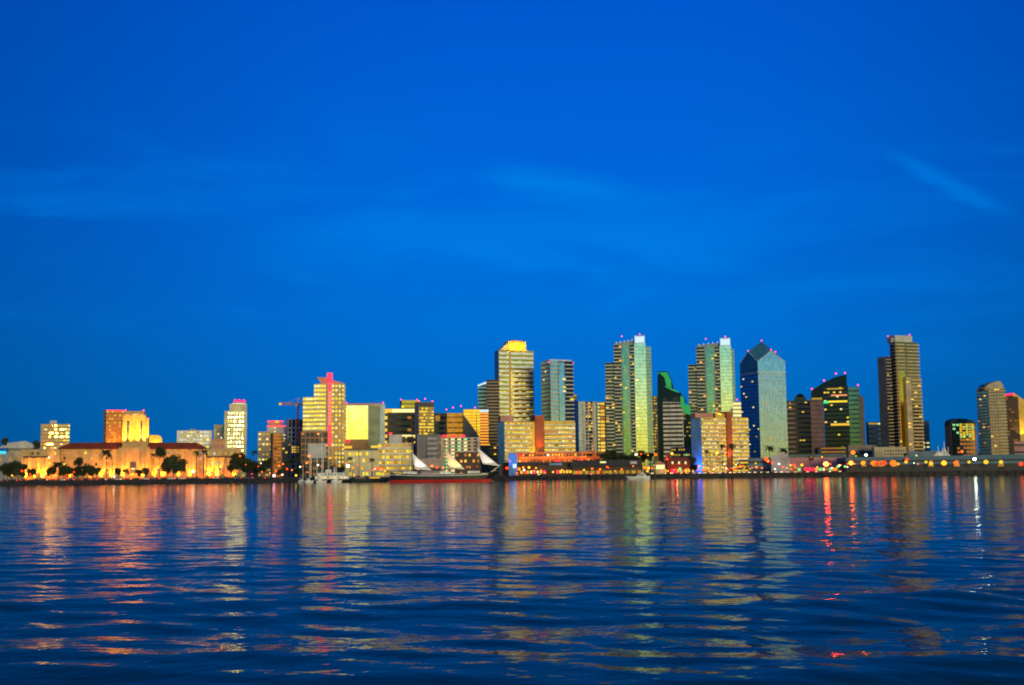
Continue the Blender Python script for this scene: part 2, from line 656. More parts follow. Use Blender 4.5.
# long low swell whose backs carry the far reflections
ph = 2 * np.pi * (WY + 0.05 * WX + 1.2 * np.sin(WX / 17.0 + 1.0) - 39 + 10 - 5) / 20.3
env = 1.0 - 0.35 * np.clip((WX - 0) / 30.0, 0, 1)
gust = 0.75 + 0.35 * np.sin(WX / 13.0 + 0.6) * np.sin(WY / 37.0 + WX / 60.0)
Zw += 0.16 * near * (1.0 - 0.55 * np.clip((WX + 3) / 18.0, 0, 1)) * gust * np.sin(ph)
ph2 = 2 * np.pi * (WY * 0.80 - WX * 0.60) / 11.0
Zw += 0.095 * near * np.clip((WX + 6) / 20.0, 0, 1) * np.sin(ph2 + 0.8 * np.sin(WX / 9.0))
for lam, slope in ((7.5, .010), (5.6, .010), (4.1, .011), (3.1, .011), (2.3, .010), (1.7, .010), (1.25, .009), (9.5, .007), (3.6, .009), (2.7, .009), (2.0, .008), (1.45, .008)):
    th = rs.normal(0, 0.95) + math.pi / 2
    a = slope * lam / (2 * np.pi) * (2.3 if lam > 2.5 else 0.9)
    fade = np.clip(1.5 - RR * STEP * 3.0 / lam, 0, 1)
    jig = 1.0 * np.sin(WX / (lam * 2.3) + rs.rand() * 6) + 1.0 * np.sin(WY / (lam * 2.9) + rs.rand() * 6)
    Zw += a * nearc * fade * np.sin(2 * np.pi * (WX * math.cos(th) + WY * math.sin(th)) / lam + jig + rs.rand() * 6.28)
Zw *= np.clip((R_OUT - RR) / 80.0, 0, 1)
na = len(angs)
me = bpy.data.meshes.new('water')
vv = np.stack([WX, WY, Zw], -1).reshape(-1, 3)
idx = np.arange(nr * na).reshape(nr, na)
ff = np.stack([idx[:-1, :-1], idx[:-1, 1:], idx[1:, 1:], idx[1:, :-1]], -1).reshape(-1, 4)[:, ::-1]
me.vertices.add(len(vv))
me.vertices.foreach_set('co', vv.ravel())
me.loops.add(ff.size)
me.loops.foreach_set('vertex_index', ff.ravel().astype(np.int32))
me.polygons.add(len(ff))
me.polygons.foreach_set('loop_start', np.arange(0, ff.size, 4, dtype=np.int32))
me.polygons.foreach_set('loop_total', np.full(len(ff), 4, dtype=np.int32))
me.polygons.foreach_set('use_smooth', np.ones(len(ff), dtype=bool))
me.update()
me.materials.append(wm)
wo_ = link('water', me)
wo_['kind'] = 'structure'
# deep water bed sheet reaching past the fan on all sides
o = pymesh('water', [(-5000, -3000, -0.45), (5000, -3000, -0.45), (5000, 1300, -0.45), (-5000, 1300, -0.45)], [(0, 1, 2, 3)], wm)
o['kind'] = 'structure'

# ---- land: one sheet from the shore to the horizon
asph = mat('asphalt', (0.05, 0.05, 0.052), rough=0.9, nscale=0.05)
dirt = mat('ground', (0.06, 0.06, 0.045), rough=0.95, nscale=0.02)
paving = mat('paving', (0.22, 0.20, 0.17), rough=0.85)
SH = [(-3000, 900), (-420, 905), (-150, 900), (100, 905), (380, 900), (900, 895), (3000, 900)]
v, f = [], []
for i, (x, y) in enumerate(SH):
    v += [(x, y + 5, GZ), (x, y + 9000, GZ)]
for i in range(len(SH) - 1):
    f.append((2 * i, 2 * i + 2, 2 * i + 3, 2 * i + 1))
o = pymesh('ground', v, f, dirt)
o['kind'] = 'structure'


def strip(name, y0, y1, z, m, x0=-1500, x1=1500):
    o = pymesh(name, [(x0, y0, z), (x1, y0, z), (x1, y1, z), (x0, y1, z)], [(0, 1, 2, 3)], m)
    o['kind'] = 'structure'
    return o


strip('road', 930, 952, GZ + 0.004, asph)
for yy in (914, 952):
    vv_, ff_ = boxes_mesh([(0, yy + 6, GZ + 0.06, 3000, 12, 0.14)])
    o = pymesh('pavement', vv_, ff_, paving)
    o['kind'] = 'structure'
mk = mat('road_paint', (0.7, 0.7, 0.65))
vv_, ff_ = boxes_mesh([(x, 941, GZ + 0.01, 3.0, 0.2, 0.004) for x in range(-600, 600, 9)])
o = pymesh('road_marking', vv_, ff_, mk)
o['kind'] = 'structure'
# rock embankment and quay wall
rock = mat('rock', (0.035, 0.033, 0.028), rough=0.95, nscale=0.6, noise=0.4, bump=0.4)
quay = mat('quay', (0.03, 0.028, 0.028), rough=0.9, nscale=0.3, noise=0.3)
xs = np.arange(-1400, 60, 1.5)
V, F = [], []
NP = 6
for x in xs:
    ys = 903 + (0.5 * math.sin(x / 31.0))
    for j in range(NP):
        q = j / (NP - 1)
        V.append((x + random.uniform(-.4, .4), ys - 4.5 + 7.5 * q + random.uniform(-.5, .5), -0.8 + 4.1 * q ** 0.8 + random.uniform(-.35, .35)))
for i in range(len(xs) - 1):
    for j in range(NP - 1):
        a = i * NP + j
        F.append((a, a + NP, a + NP + 1, a + 1))
o = pymesh('rock_embankment', V, F, rock)
o['kind'] = 'structure'
V, F = boxes_mesh([(780, 906, 1.0, 1445, 14, 4.6)] + [(x, 898.7, 0.9, 0.5, 0.6, 4.0) for x in range(62, 700, 6)])
o = pymesh('quay_wall', V, F, quay)
o['kind'] = 'structure'
# hills behind the left part of the town
V, F = [], []
hx = np.linspace(-2600, 2600, 140)
for x in hx:
    e = 48 * math.exp(-((x + 1150) / 520.0) ** 2) + 26 * math.exp(-((x - 1300) / 500.0) ** 2) + 14 + 3 * math.sin(x / 60.) + 2 * math.sin(x / 23.)
    V += [(x, 2500, GZ - 1), (x, 2720, GZ + e * 0.8), (x, 2950, GZ + e), (x, 3500, GZ - 1)]
for i in range(len(hx) - 1):
    for j in range(3):
        a = i * 4 + j
        F.append((a, a + 4, a + 5, a + 1))
o = pymesh('hills', V, F, mat('hill', (0.03, 0.04, 0.03), rough=1, nscale=0.01), smooth_=True)
o['kind'] = 'structure'

# ================================================================== BUILDINGS, left to right
FF = random.Random(11)

# hillside blocks at far left
b = Bld('hillside_house', 'long low grey building with pale roof on the hill at far left', 'building', 0, 8, 38, 448, 1750, m=mat('slate', (0.2, 0.2, 0.22)), th=0.45)
b.poly('roof', lgrey, [(-2, 448), (8, 443), (20, 441.5), (26, 441), (40, 447), (40, 448.2)], -3, 22)
b.F.ribbon(1, g_dark, 0.3, off=0.6)
b = Bld('apartment_block', 'pale two-storey block with turquoise light at the left edge', 'building', -6, -6, 13, 452, 1180, m=grey)
b.F.grid(2, 4, ['pale', 'dimwarm'], 0.5, 0.2, prob=.6)
b.vol(-1, 6, 451, emis('lit_turquoise', (0.0, .75, .9), .9), -1.5, 2, 'lit_sign', 454)
b = Bld('apartment_block', 'cream low house right of the turquoise light, left of the county hall', 'building', 9, 9, 22, 451, 1190, m=beige)
b.F.grid(2, 3, ['dimwarm'], 0.5, 0.2, prob=.7)

# office block with eight lit floors
b = Bld('office_block', 'boxy eight-storey office with striped amber-lit floors behind the county hall', 'building', 41, 41, 70, 424, 1500, m=beige)
b.vol(50, 57, 420.5, lgrey, 6, 10, 'penthouse', 425)
b.F.ribbon(15, E['dimwarm'], 0.45, .04, .45)
b.F.ribbon(15, E['dimyellow'], 0.45, .47, .94)
b.F.grid(15, 9, WARM, .8, .42, prob=.16, out=.3)
b.F.slabs(15, beige, .3, out=1.0, name='floor_slab')
b.F.grid(15, 1, ['green', 'pale'], .8, .5, .94, 1.0, out=1.1, prob=.8)

# tall orange slab behind the hall tower
b = Bld('apartment_tower', 'orange-lit slab tower standing just left behind the hall tower', 'tower', 103.5, 106.5, 124, 410, 1330, m=orangew, th=0.5)
b.F.grid(19, 7, ['dimorange', 'gold', 'dimorange'], .62, .5, prob=1.0)
b.F.slabs(19, orangew, .3, out=.7, name='floor_slab')
b.L.ribbon(19, lgrey, .5)
b.F.put('neon_trim', E['red'], 0, b.w, b.H - .9, b.H, 0, .5)
for x in (108, 114, 120):
    b.spot(x, 452, 22000, out=9, tilt=62, ang=70)

# County hall: centre block, tower, tiled wings, end pavilions
b = Bld('county_hall', 'floodlit cream county hall with red tiled roofs, central tower and end wings', 'building', 16, 16, 241, 456, 1090, l=30, m=None, zt=22, th=0.25)
hall = b
wallc = mat('hall_plaster', (0.50, 0.33, 0.14))


def hwall(x0, x1, yt, yl, l, n='wall'):
    return b.vol(x0, x1, yt, wallc, yl, l, n)


W1 = hwall(60, 121, 448.5, 4, 22)
W2 = hwall(148.5, 205, 448.5, 4, 22)
WC = hwall(119, 150, 447.5, 0, 26, 'centre_block')
P1 = hwall(22, 60, 449.5, -2, 28, 'end_wing')
P2 = hwall(204, 241, 449, -2, 28, 'end_wing')
for (x0, x1, sl_) in ((60, 121, 0), (148.5, 205, 1)):
    if sl_ == 0:
        pts = [(58, 449.0), (58, 448), (70, 442.8), (121, 442.3), (121, 449)]
    else:
        pts = [(148.5, 449), (148.5, 442.6), (197, 442.6), (207, 448), (207, 449)]
    b.poly('roof', tile, pts, 1.6, 25)
T0 = b.vol(121.5, 148, 446, wallc, 3, 20, 'tower_base', 449)
T1 = b.vol(123, 146, 414.5, wallc, 5, 17, 'tower', 447)
T2 = b.vol(124, 144.5, 411, wallc, 6.5, 13, 'tower_top', 415)
T3 = b.vol(145.5, 149, 418, wallc, 7, 12, 'tower_side', 447)
for x in (124.2, 131, 138, 144.8):
    f_ = b.vol(x - 1.2, x + 1.2, 415.5, wallc, 4.2, 1.5, 'pilaster', 446)
b.vol(127, 129.2, 421, g_dark, 4.9, 1, 'window', 441)
b.vol(134.2, 135.6, 421, E['gold'], 4.9, 1, 'window', 441)
b.vol(140.6, 142.4, 421, g_dark, 4.9, 1, 'window', 441)
b.vol(126, 142, 441, wallc, 3.8, 2, 'cornice', 442)
b.vol(133, 139, 414, E['pale'], 6.3, 1, 'window', 417)
for x in (127, 128.3, 138):
    pass
b.beacon(125.5, 410.2)
b.beacon(143.5, 410.2)
# door
b.vol(130, 136, 462, dgrey, -0.3, 1, 'doorway', 474)
b.vol(131, 135, 468, E['pale'], -0.6, .3, 'door_lamp', 469.5)
# pilasters between window bays, floodlit from the ground
for x in (123, 143):
    b.vol(x - 2, x + 2, 450, wallc, -1.2, 1.5, 'pilaster')
for x in (70, 80, 90, 101, 111):
    b.vol(x - 1.5, x + 1.5, 451, wallc, 3, 1.3, 'pilaster')
for x in (154, 163, 172, 179, 190, 198):
    b.vol(x - 1.5, x + 1.5, 451, wallc, 3, 1.3, 'pilaster')
for x in (26, 34.5, 43):
    b.vol(x - 1.7, x + 1.7, 458, wallc, -3.4, 1.5, 'pilaster')
for x in (209, 217, 226, 234):
    b.vol(x - 1.7, x + 1.7, 458, wallc, -3.4, 1.5, 'pilaster')
b.vol(23, 48, 456, dbrown, -4, 2.5, 'canopy', 457.5)
b.vol(206, 232, 456, dbrown, -4, 2.5, 'canopy', 457.5)
for x0, x1, yl, rows in ((62, 120, 4, (451.5, 457, 463, 469)), (150, 204, 4, (451.5, 457, 463, 469)), (24, 58, -2, (452, 462, 468)), (206, 240, -2, (452, 462, 468))):
    n = int((x1 - x0) / 5)
    for yy in rows:
        for i in range(n):
            x = x0 + (i + .5) * (x1 - x0) / n
            mm_ = E[FF.choice(['dimyellow', 'dimwarm', 'yellow', 'dimorange'])] if FF.random() < .72 else g_dark
            b.vol(x - 1.0, x + 1.0, yy, mm_, yl - .15, .5, 'window', yy + 2.6)
OR = (1, 0.36, 0.02)
for x in (30, 52, 66, 92, 106, 128, 138, 158, 170, 186, 200, 214, 230):
    b.spot(x, hy(x) + 2.2, 9500, (1, .20, .006), out=10, ang=100, tilt=38, yl=0)
for x, p in ((26, 30), (34.5, 42), (43, 70), (70, 10), (90, 12), (101, 40), (111, 50), (123, 75), (143, 60), (154, 45), (163, 50), (179, 40), (190, 45), (209, 60), (217, 70), (234, 30), (53, 12), (132, 14)):
    yl = {True: -3.4, False: 3}[x < 60 or x > 204]
    if 120 < x < 150:
        yl = -1.2
    b.spot(x, hy(x) + 2.4, p * 1700, (1, .30, .01), out=2.2, ang=56, tilt=68, yl=yl)
for x, p in ((124.2, 75), (131, 35), (138, 40), (145, 80)):
    b.spot(x, 445.5, p * 3000, (1, .36, .012), out=4.5, ang=60, tilt=72, yl=4.2)
b = Bld('round_roofed_hall', 'small golden block with rounded corner beside the hall tower', 'building', 149, 149, 160, 437, 1300, m=yellw)
b.poly('roof', yellw, [(148.5, 438), (148.5, 435), (158, 435), (161, 436.5), (162, 439), (162, 446), (148.5, 446)], -1, 16)
b.spot(155, 448, 12000, (1, .6, .05), out=8, ang=90, tilt=60, yl=-1)

# slab hotel
b = Bld('hotel', 'wide white-framed seven-storey slab hotel behind the hall right roof', 'hotel', 177, 177, 212, 430.5, 1400, m=white)
b.F.grid(13, 9, g_dark, .72, .5, .08, .93)
b.F.grid(13, 9, ['dimyellow', 'yellow', 'pale', 'dimwarm'], .74, .55, .08, .93, prob=.45, out=.2)
b.vol(190, 196, 428.8, grey, 6, 8, 'penthouse', 431)
b = Bld('apartment_block', 'small pale yellow block leaning on the white sign hotel', 'building', 214, 214, 226, 424.5, 1420, m=cream)
b.F.grid(14, 4, ['dimyellow', 'pale'], .5, .4, prob=.4)
b = Bld('apartment_block', 'low pink block between slab hotel and white sign hotel', 'building', 211, 211, 225, 439, 1330, m=pink)
b.F.grid(5, 4, ['dimwarm'], .5, .4, prob=.5)
b = Bld('hotel_tower', 'narrow white hotel tower with stepped top and red rooftop sign', 'hotel', 224.5, 224.5, 247, 411, 1350, m=cream)
b.F.grid(16, 6, g_neu, .6, .5, .13, .88, cap=100)
b.F.grid(16, 6, ['dimyellow', 'yellow', 'pale'], .62, .42, .13, .88, prob=.35, out=.2)
b.F.fins(6, cream, .5, .13, .88, .4)
b.vol(229.5, 247, 404, cream, 1.5, 12, 'penthouse', 411)
b.vol(232, 245.5, 403, metalm, 3, .6, 'sign_frame', 404.5)
sg = tubes('rooftop_sign', [], E['red'], b.root) if False else None
pts = [(234, 401.8), (235, 399.2), (236.2, 402), (237.2, 400.3), (238.4, 402), (239.2, 399.4), (240.6, 402), (241.6, 400.2), (242.6, 402), (243.8, 399.6), (245.6, 402)]
P3 = [(b.lx(x, y, 2.5) - b.w / 2, 2.5 - b.l / 2, b.pz(x, y, 2.5)) for x, y in pts]
tubes('rooftop_sign', [(P3[i], P3[i + 1], .5, .5) for i in range(len(P3) - 1)], E['red'], b.root)

# mid cluster below the crane
b = Bld('apartment_block', 'cream block with scattered lit windows left of the red-rimmed roof', 'building', 258, 258, 273, 431.5, 1300, m=beige)
b.F.grid(9, 4, ['yellow', 'pale', 'warm', 'dimyellow'], .6, .35, prob=.6)
b = Bld('hotel', 'pale stepped block with glowing red neon rim on its roof', 'hotel', 267, 267, 286, 426, 1340, m=lgrey)
b.vol(268, 283, 421.5, pink, 3, 10, 'penthouse', 427)
b.F.put('neon_trim', E['red'], 0, b.w, b.H - .6, b.H + .3, 0, .6)
b.vol(267.5, 283.5, 420.8, E['red'], 2.6, .4, 'neon_trim', 421.8)
b.vol(275, 279, 420.6, E['orange'], 2.2, .4, 'rooftop_sign', 422.6)
b.F.grid(14, 6, ['pale', 'dimwarm'], .5, .35, prob=.3)
b = Bld('apartment_block', 'tall narrow orange-brown brick slab in front of the red-rimmed block', 'building', 270.5, 273, 282, 433, 1180, m=mat('brick_orange', (0.42, 0.17, 0.05)), th=.5)
b.F.ribbon(13, E['dimorange'], .35, .1, .9)
b.L.ribbon(13, dgrey, .4)
b = Bld('office_block', 'dark narrow block right of the orange-brown brick slab', 'building', 282, 282, 291, 439, 1240, m=dgrey)
b.F.grid(10, 3, ['dimorange', 'warm'], .6, .4, prob=.3)
b = Bld('apartment_tower', 'unfinished grey concrete block with open floors below the crane', 'building', 286, 288, 303, 419, 1320, m=lgrey, th=.4)
b.F.grid(13, 4, g_dark, .55, .7)
b.F.fins(4, lgrey, .8, out=.5)
b.F.put('floor_slab', dgrey, 0, b.w, b.H - 7, b.H - 3, -.2, .25)
b.F.grid(3, 5, ['yellow', 'gold', 'warm'], .7, .6, prob=.7, z0=b.pz(295, 453), z1=b.pz(295, 446), out=.3)


# tower crane
def lattice(p, q, w_, nseg, r=.22):
    p, q = Vector(p), Vector(q)
    d = (q - p).normalized()
    a = d.orthogonal().normalized() * w_ / 2
    c = d.cross(a).normalized() * w_ / 2
    cs = [a + c, a - c, -a - c, -a + c]
    segs = [(p + k, q + k, r, r) for k in cs]
    for i in range(nseg):
        s0, s1 = p + (q - p) * i / nseg, p + (q - p) * (i + 1) / nseg
        for j in range(4):
            k, k2 = cs[j], cs[(j + 1) % 4]
            segs.append((s0 + k, s1 + k2, r * .6, r * .6))
    return segs


D = 1280
base = at(297.3, 474, D)
top = at(297.3, 404, D)
cr = empty('tower_crane', (base.x, D, GZ))
tag(cr, 'orange tower crane with horizontal jib above the concrete block', 'crane')
hz = top.z - GZ
crm = mat('crane_paint', (0.65, 0.25, 0.08))
tubes('mast', lattice((0, 0, 0), (0, 0, hz), 1.8, 22), mat('crane_red', (0.6, 0.06, 0.03)), cr, 5)
jx0 = at(279, 405, D).x - base.x
jx1 = at(304, 404, D).x - base.x
tubes('jib', lattice((jx1, 0, hz), (jx0, 0, hz + .5), 1.5, 16), crm, cr, 5)
tubes('cat_head', [((0, 0, hz), (0, 0, hz + 7), .5, .2), ((0, 0, hz + 7), (jx0 * .6, 0, hz + 1), .1, .1), ((0, 0, hz + 7), (jx1, 0, hz + 1), .1, .1)], crm, cr, 5)
V, F = boxes_mesh([(jx1 * .85, 0, hz - 1, 2.5, 1.6, 2.4)])
pymesh('counterweight', V, F, lgrey, cr)
V, F = boxes_mesh([(-1.2, -1, hz - 1.6, 2, 2, 2.2)])
pymesh('operator_cab', V, F, whitep, cr)
V, F = boxes_mesh([(jx0 * .93, 0, hz + .2, 2.6, 2.2, 2.0)])
pymesh('work_lamp', V, F, E['gold'], cr)

# tower with red neon strip
b = Bld('hotel_tower', 'yellow-lit hotel tower with vertical red neon strip and fin on top', 'hotel', 314, 314, 345, 384, 1230, m=cream, l=26)
tw = b
A = b.vol(303, 316, 397, cream, 1.5, 20, 'wing')
A.ribbon(19, E['yellow'], .42, .0, .92)
A.grid(19, 4, ['yellow', 'pale', 'yellow'], .8, .5, prob=.4, out=.2)
A.slabs(19, cream, .26, 0, 1, 1.0, name='floor_slab')
b.F.ribbon(22, E['yellow'], .42, .0, .38)
b.F.grid(22, 4, ['yellow', 'pale'], .7, .5, 0, .38, prob=.45, out=.2)
b.F.slabs(22, cream, .26, 0, .40, 1.0, name='floor_slab')
b.F.slabs(22, cream, .28, .56, 1.03, 1.6)
b.F.ribbon(22, g_bronze, .55, .56, 1.0, off=.35)
b.F.grid(22, 4, ['yellow', 'yellow', 'pale', 'dimwarm'], .75, .5, .56, .98, prob=.8, out=.25)
b.F.fins(3, beige, .8, .56, .9, 1.7)
b.vol(327, 332.5, 373, E['red'], -2.2, 1.5, 'neon_strip', 383)
b.vol(327, 332, 383, pink, -2.0, 2.0, 'lift_shaft', 446)
zt_, zb_ = b.pz(329.5, 384), b.pz(329.5, 446)
for k in range(18):
    z = zb_ + (zt_ - zb_) * (k + .1) / 18
    b.F.put('neon_tube', E['red'] if k < 6 or k > 15 else emis('neon_salmon', (1, .18, .12), 1.3), b.lx(328, 415), b.lx(331.6, 415), z, z + (zt_ - zb_) / 18 * .72, 2.0, 2.4)
b.poly('roof_fin', pink, [(317, 377), (327, 377.5), (327, 384), (321, 384)], 2, 1.5)
b.poly('roof_fin', pink, [(332, 380), (344, 383), (344, 384.5), (332, 384.5)], 2, 1.5)
# terraces below it
b = Bld('parking_structure', 'brown open terraced block below the neon-strip tower', 'building', 299, 301, 328, 431, 1150, m=dbrown, th=.35)
b.F.slabs(8, mat('terrace', (.36, .17, .09)), .22, out=1.0, name='deck', off=.7)
b.F.grid(8, 7, ['dimorange', 'orange', 'dimwarm'], .7, .35, prob=.3)
b.F.fins(6, grey, .6, out=.6)
b = Bld('billboard', 'large pale blank hoarding on legs below the neon-strip tower', 'billboard', 308, 308, 326, 443.5, 1000, m=None, l=1)
b.vol(308, 326, 443.5, lgrey, 0, .6, 'panel', 458)
for x in (311, 317, 323):
    b.vol(x - .3, x + .3, 458, metalm, 0.1, .4, 'leg')

# mirror-glass block
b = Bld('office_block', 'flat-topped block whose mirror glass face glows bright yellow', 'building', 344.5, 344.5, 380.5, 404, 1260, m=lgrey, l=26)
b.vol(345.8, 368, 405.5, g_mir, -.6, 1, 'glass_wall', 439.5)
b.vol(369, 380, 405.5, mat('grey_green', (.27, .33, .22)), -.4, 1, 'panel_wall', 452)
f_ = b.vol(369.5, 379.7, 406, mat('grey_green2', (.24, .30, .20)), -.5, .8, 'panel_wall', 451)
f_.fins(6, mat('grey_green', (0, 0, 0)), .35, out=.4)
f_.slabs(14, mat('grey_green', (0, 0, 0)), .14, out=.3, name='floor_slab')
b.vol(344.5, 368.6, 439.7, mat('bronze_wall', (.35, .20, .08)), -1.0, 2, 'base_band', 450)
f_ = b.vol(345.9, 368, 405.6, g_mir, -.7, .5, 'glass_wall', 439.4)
f_.fins(5, mat('mullion', (.5, .45, .25)), .12, out=.15)
f_.slabs(9, mat('mullion', (0, 0, 0)), .05, out=.12, name='transom')
b.vol(344.5, 380.5, 403.3, pink, -.9, 3, 'parapet', 404.6)
b.vol(380, 385, 404, mat('ice', (.45, .6, .7)), 10, 8, 'wing', 450)
b.beacon(346.5, 403, r=.7)
b.beacon(383, 402.6, 12)
b.beacon(348, 441, -2, 1.6, 'red', 'neon_sign')

# dark glass office with bright top band
b = Bld('office_block', 'dark glass office with a white-lit crown band and lit left stair bay', 'building', 379.5, 379.5, 416, 408.5, 1285, m=dbrown, l=24)
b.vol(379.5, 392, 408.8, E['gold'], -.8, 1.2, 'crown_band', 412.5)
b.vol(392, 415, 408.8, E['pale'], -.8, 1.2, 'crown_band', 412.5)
b.F.grid(11, 1, ['gold', 'orange', 'warm'], .9, .5, .05, .22, out=.3)
b.F.ribbon(11, g_dark, .7, .26, 1)
b.F.grid(11, 6, ['dimorange', 'dimwarm'], .8, .4, .26, 1, prob=.16, out=.25)
b = Bld('office_block', 'sunset-tinted glass block rising behind the white-lit crown band', 'building', 400, 401, 419, 400.5, 1300, m=dgrey, th=.35)
b.F.ribbon(18, g_sunset, .75, .05, .98)
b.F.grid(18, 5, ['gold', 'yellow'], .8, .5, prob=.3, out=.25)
for x in (401, 417):
    b.beacon(x, 399.6)
b = Bld('office_tower', 'grey tower with golden striped face right of white-lit crown band', 'tower', 414.5, 418.5, 434, 402, 1210, m=mat('taupe', (.22, .19, .2)), th=.45)
b.F.put('roof_band', dgrey, 0.2, b.w - .2, b.pz(426, 406.5), b.pz(426, 402.5), 0, .5)
z1_ = b.pz(426, 407)
b.F.ribbon(22, g_sunset, .6, .05, .97, z1=z1_)
b.F.ribbon(22, E['dimwarm'], .2, .05, .97, z1=z1_, off=.45, out=.16)
b.F.grid(22, 7, ['gold', 'yellow'], 1, .55, .05, .97, prob=.55, out=.25, z1=z1_)
for x, y in ((419, 401.2), (425, 398.8), (432.5, 401.2)):
    b.beacon(x, y)

# bronze twins
b = Bld('office_block', 'dark block with one gold window left of the bronze grid block', 'building', 434, 434, 447, 413, 1290, m=dgrey)
b.vol(435.5, 440, 415.5, E['dimwarm'], -.4, 1, 'window', 421)
b.F.ribbon(12, g_dark, .5)
b.beacon(446.5, 409.5)
b = Bld('office_block', 'bronze-gold gridded block between two dark office blocks', 'building', 446.5, 446.5, 465, 413, 1260, m=dbrown)
b.F.ribbon(12, g_bronze, .7, .02, .98)
b.F.grid(14, 8, ['dimwarm', 'dimorange', 'dimwarm'], .75, .55, prob=.8, out=.2, z0=b.pz(455, 432))
b.beacon(453, 407.5)
b.beacon(461, 406)
b = Bld('office_block', 'sunset-tinted glass office with white-capped orange striped right bay', 'building', 463, 463, 488.5, 409, 1240, m=brown)
f_ = b.vol(463.5, 480, 409.5, g_sunset, -.6, 1, 'glass_wall', 445)
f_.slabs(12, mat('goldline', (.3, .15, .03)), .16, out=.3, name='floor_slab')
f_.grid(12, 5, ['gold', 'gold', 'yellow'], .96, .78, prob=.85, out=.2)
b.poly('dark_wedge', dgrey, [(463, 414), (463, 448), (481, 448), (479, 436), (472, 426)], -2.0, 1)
f_ = b.vol(480, 488.5, 412, orangew, -1.0, 1.5, 'bay', 446)
f_.ribbon(12, E['orange'], .45)
b.vol(479.5, 488.5, 409.6, E['white'], -1.2, 1.5, 'roof_band', 412)
b.beacon(475, 407.5)

# blue tower with slanted white light + ribbed brown tower
b = Bld('apartment_tower', 'dark blue tower with slanting white-lit roof left of ribbed brown tower', 'tower', 478, 478, 489, 384, 1420, m=g_blue)
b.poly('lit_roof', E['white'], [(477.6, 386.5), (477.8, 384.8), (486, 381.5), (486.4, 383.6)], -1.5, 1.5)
b.F.ribbon(24, g_dark, .5)
b = Bld('apartment_tower', 'brown ribbed balcony tower left of the tallest cream tower', 'tower', 486.5, 486.5, 499, 379.5, 1330, m=dbrown)
b.F.slabs(30, mat('tan', (.40, .27, .16)), .3, out=1.5)
b.F.ribbon(30, g_dark, .5)
b.F.grid(30, 4, ['dimwarm', 'warm'], .7, .4, prob=.08, out=.3)

# the cream balcony tower
b = Bld('apartment_tower', 'tall cream tower of stacked balconies with glowing amber crown', 'tower', 494.5, 498.5, 533.5, 350.5, 1340, m=mat('shade_brown', (.30, .21, .12)), th=.35)
b.L.ribbon(28, g_blue, .6)
mw = mat('balcony_cream', (.86, .84, .66), rough=.22, metal=.55)
for a_, c_ in ((0.0, .28), (.33, .66), (.67, .98)):
    b.F.slabs(28, mw, .52, a_, c_, 1.6)
b.F.put('pier', mat('amber_pier', (.6, .35, .1)), b.w * .29, b.w * .325, 0, b.H, -.2, 1.0)
b.F.ribbon(28, g_sunset, .45, .05, .98, off=.53)
b.F.grid(28, 9, ['dimyellow', 'yellow', 'dimwarm'], .8, .45, 0, .98, prob=.5, out=.3)
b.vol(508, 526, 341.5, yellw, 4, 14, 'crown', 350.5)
b.poly('crown_slope', cream, [(499, 350.5), (508, 342.5), (508, 350.5)], 5, 10)
b.vol(511, 523, 340.5, orangew, 5, 10, 'crown_cap', 341.6)
for x in (510, 517, 524):
    b.spot(x, 352, 16000, (1, .45, .03), out=13, ang=80, tilt=32, yl=4)


# striped hotels with skylit blue side and terracotta stair tower
def striped_hotel(label, xs_, D, nf, ybase, seed):
    rnd = random.Random(seed)
    xl, x0, x1, x2, x3, ytop, ypk = xs_
    b = Bld('hotel', label, 'hotel', xl, x0, x1, ytop, D, m=cream, th=.30)
    b.L.put('side_wall', skylitw, 0, b.l, 0, b.H, -.1, .2)
    wh = mat('hotel_white', (.72, .64, .42))
    b.F.slabs(nf, wh, .42, 0, 1, .9, name='floor_band')
    b.F.ribbon(nf, E['dimyellow'], .5, 0, 1, off=.44)
    b.F.grid(nf, 12, ['gold', 'yellow', 'yellow', 'pale'], .85, .42, prob=.8, out=.25, rnd=rnd)
    b.F.grid(nf, 12, g_bronze, .7, .3, prob=.25, out=.3, rnd=rnd)
    sh = b.vol(x1, x2, ypk, terra, -2.5, 14, 'stair_tower')
    f_ = b.vol(x2, x3, ytop, cream, 0.5, 16, 'wing')
    f_.slabs(nf, wh, .42, 0, 1, .9, name='floor_band')
    f_.ribbon(nf, E['dimyellow'], .5, 0, 1, off=.44)
    f_.grid(nf, 9, ['gold', 'yellow', 'yellow', 'pale'], .85, .42, prob=.75, out=.25, rnd=rnd)
    return b


b = striped_hotel('wide yellow-striped hotel with terracotta stair tower below the cream balcony tower', (498, 504.5, 535, 544, 575, 421.5, 415.5), 1130, 12, 462, 1)
b.vol(500.5, 514, 415.5, pink, 3, 8, 'penthouse', 421.5)
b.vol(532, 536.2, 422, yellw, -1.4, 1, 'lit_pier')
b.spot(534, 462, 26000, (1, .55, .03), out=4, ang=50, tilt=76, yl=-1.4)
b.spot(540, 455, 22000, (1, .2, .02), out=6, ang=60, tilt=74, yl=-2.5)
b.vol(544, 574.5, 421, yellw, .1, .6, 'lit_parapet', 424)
# blue illuminated column
b = Bld('lit_column', 'glowing blue column at the foot of the yellow-striped hotel', 'column', 508.5, 508.5, 517, 453.5, 917, m=mat('blue_screen', (.1, .25, .7)), l=6, wallname='shaft')
b.vol(508.8, 516.8, 454, emis('neon_blue_soft', (.03, .22, .85), .8), -.6, .5, 'lit_panel', 466)
b.vol(509, 511, 460, emis('neon_violet', (.35, .15, 1), 1.6), -1.0, .3, 'neon_ring', 462.5)
b.vol(512.8, 516.5, 464, emis('neon_ice', (.45, .6, 1), 1.6), -1.0, .3, 'lit_base', 468)

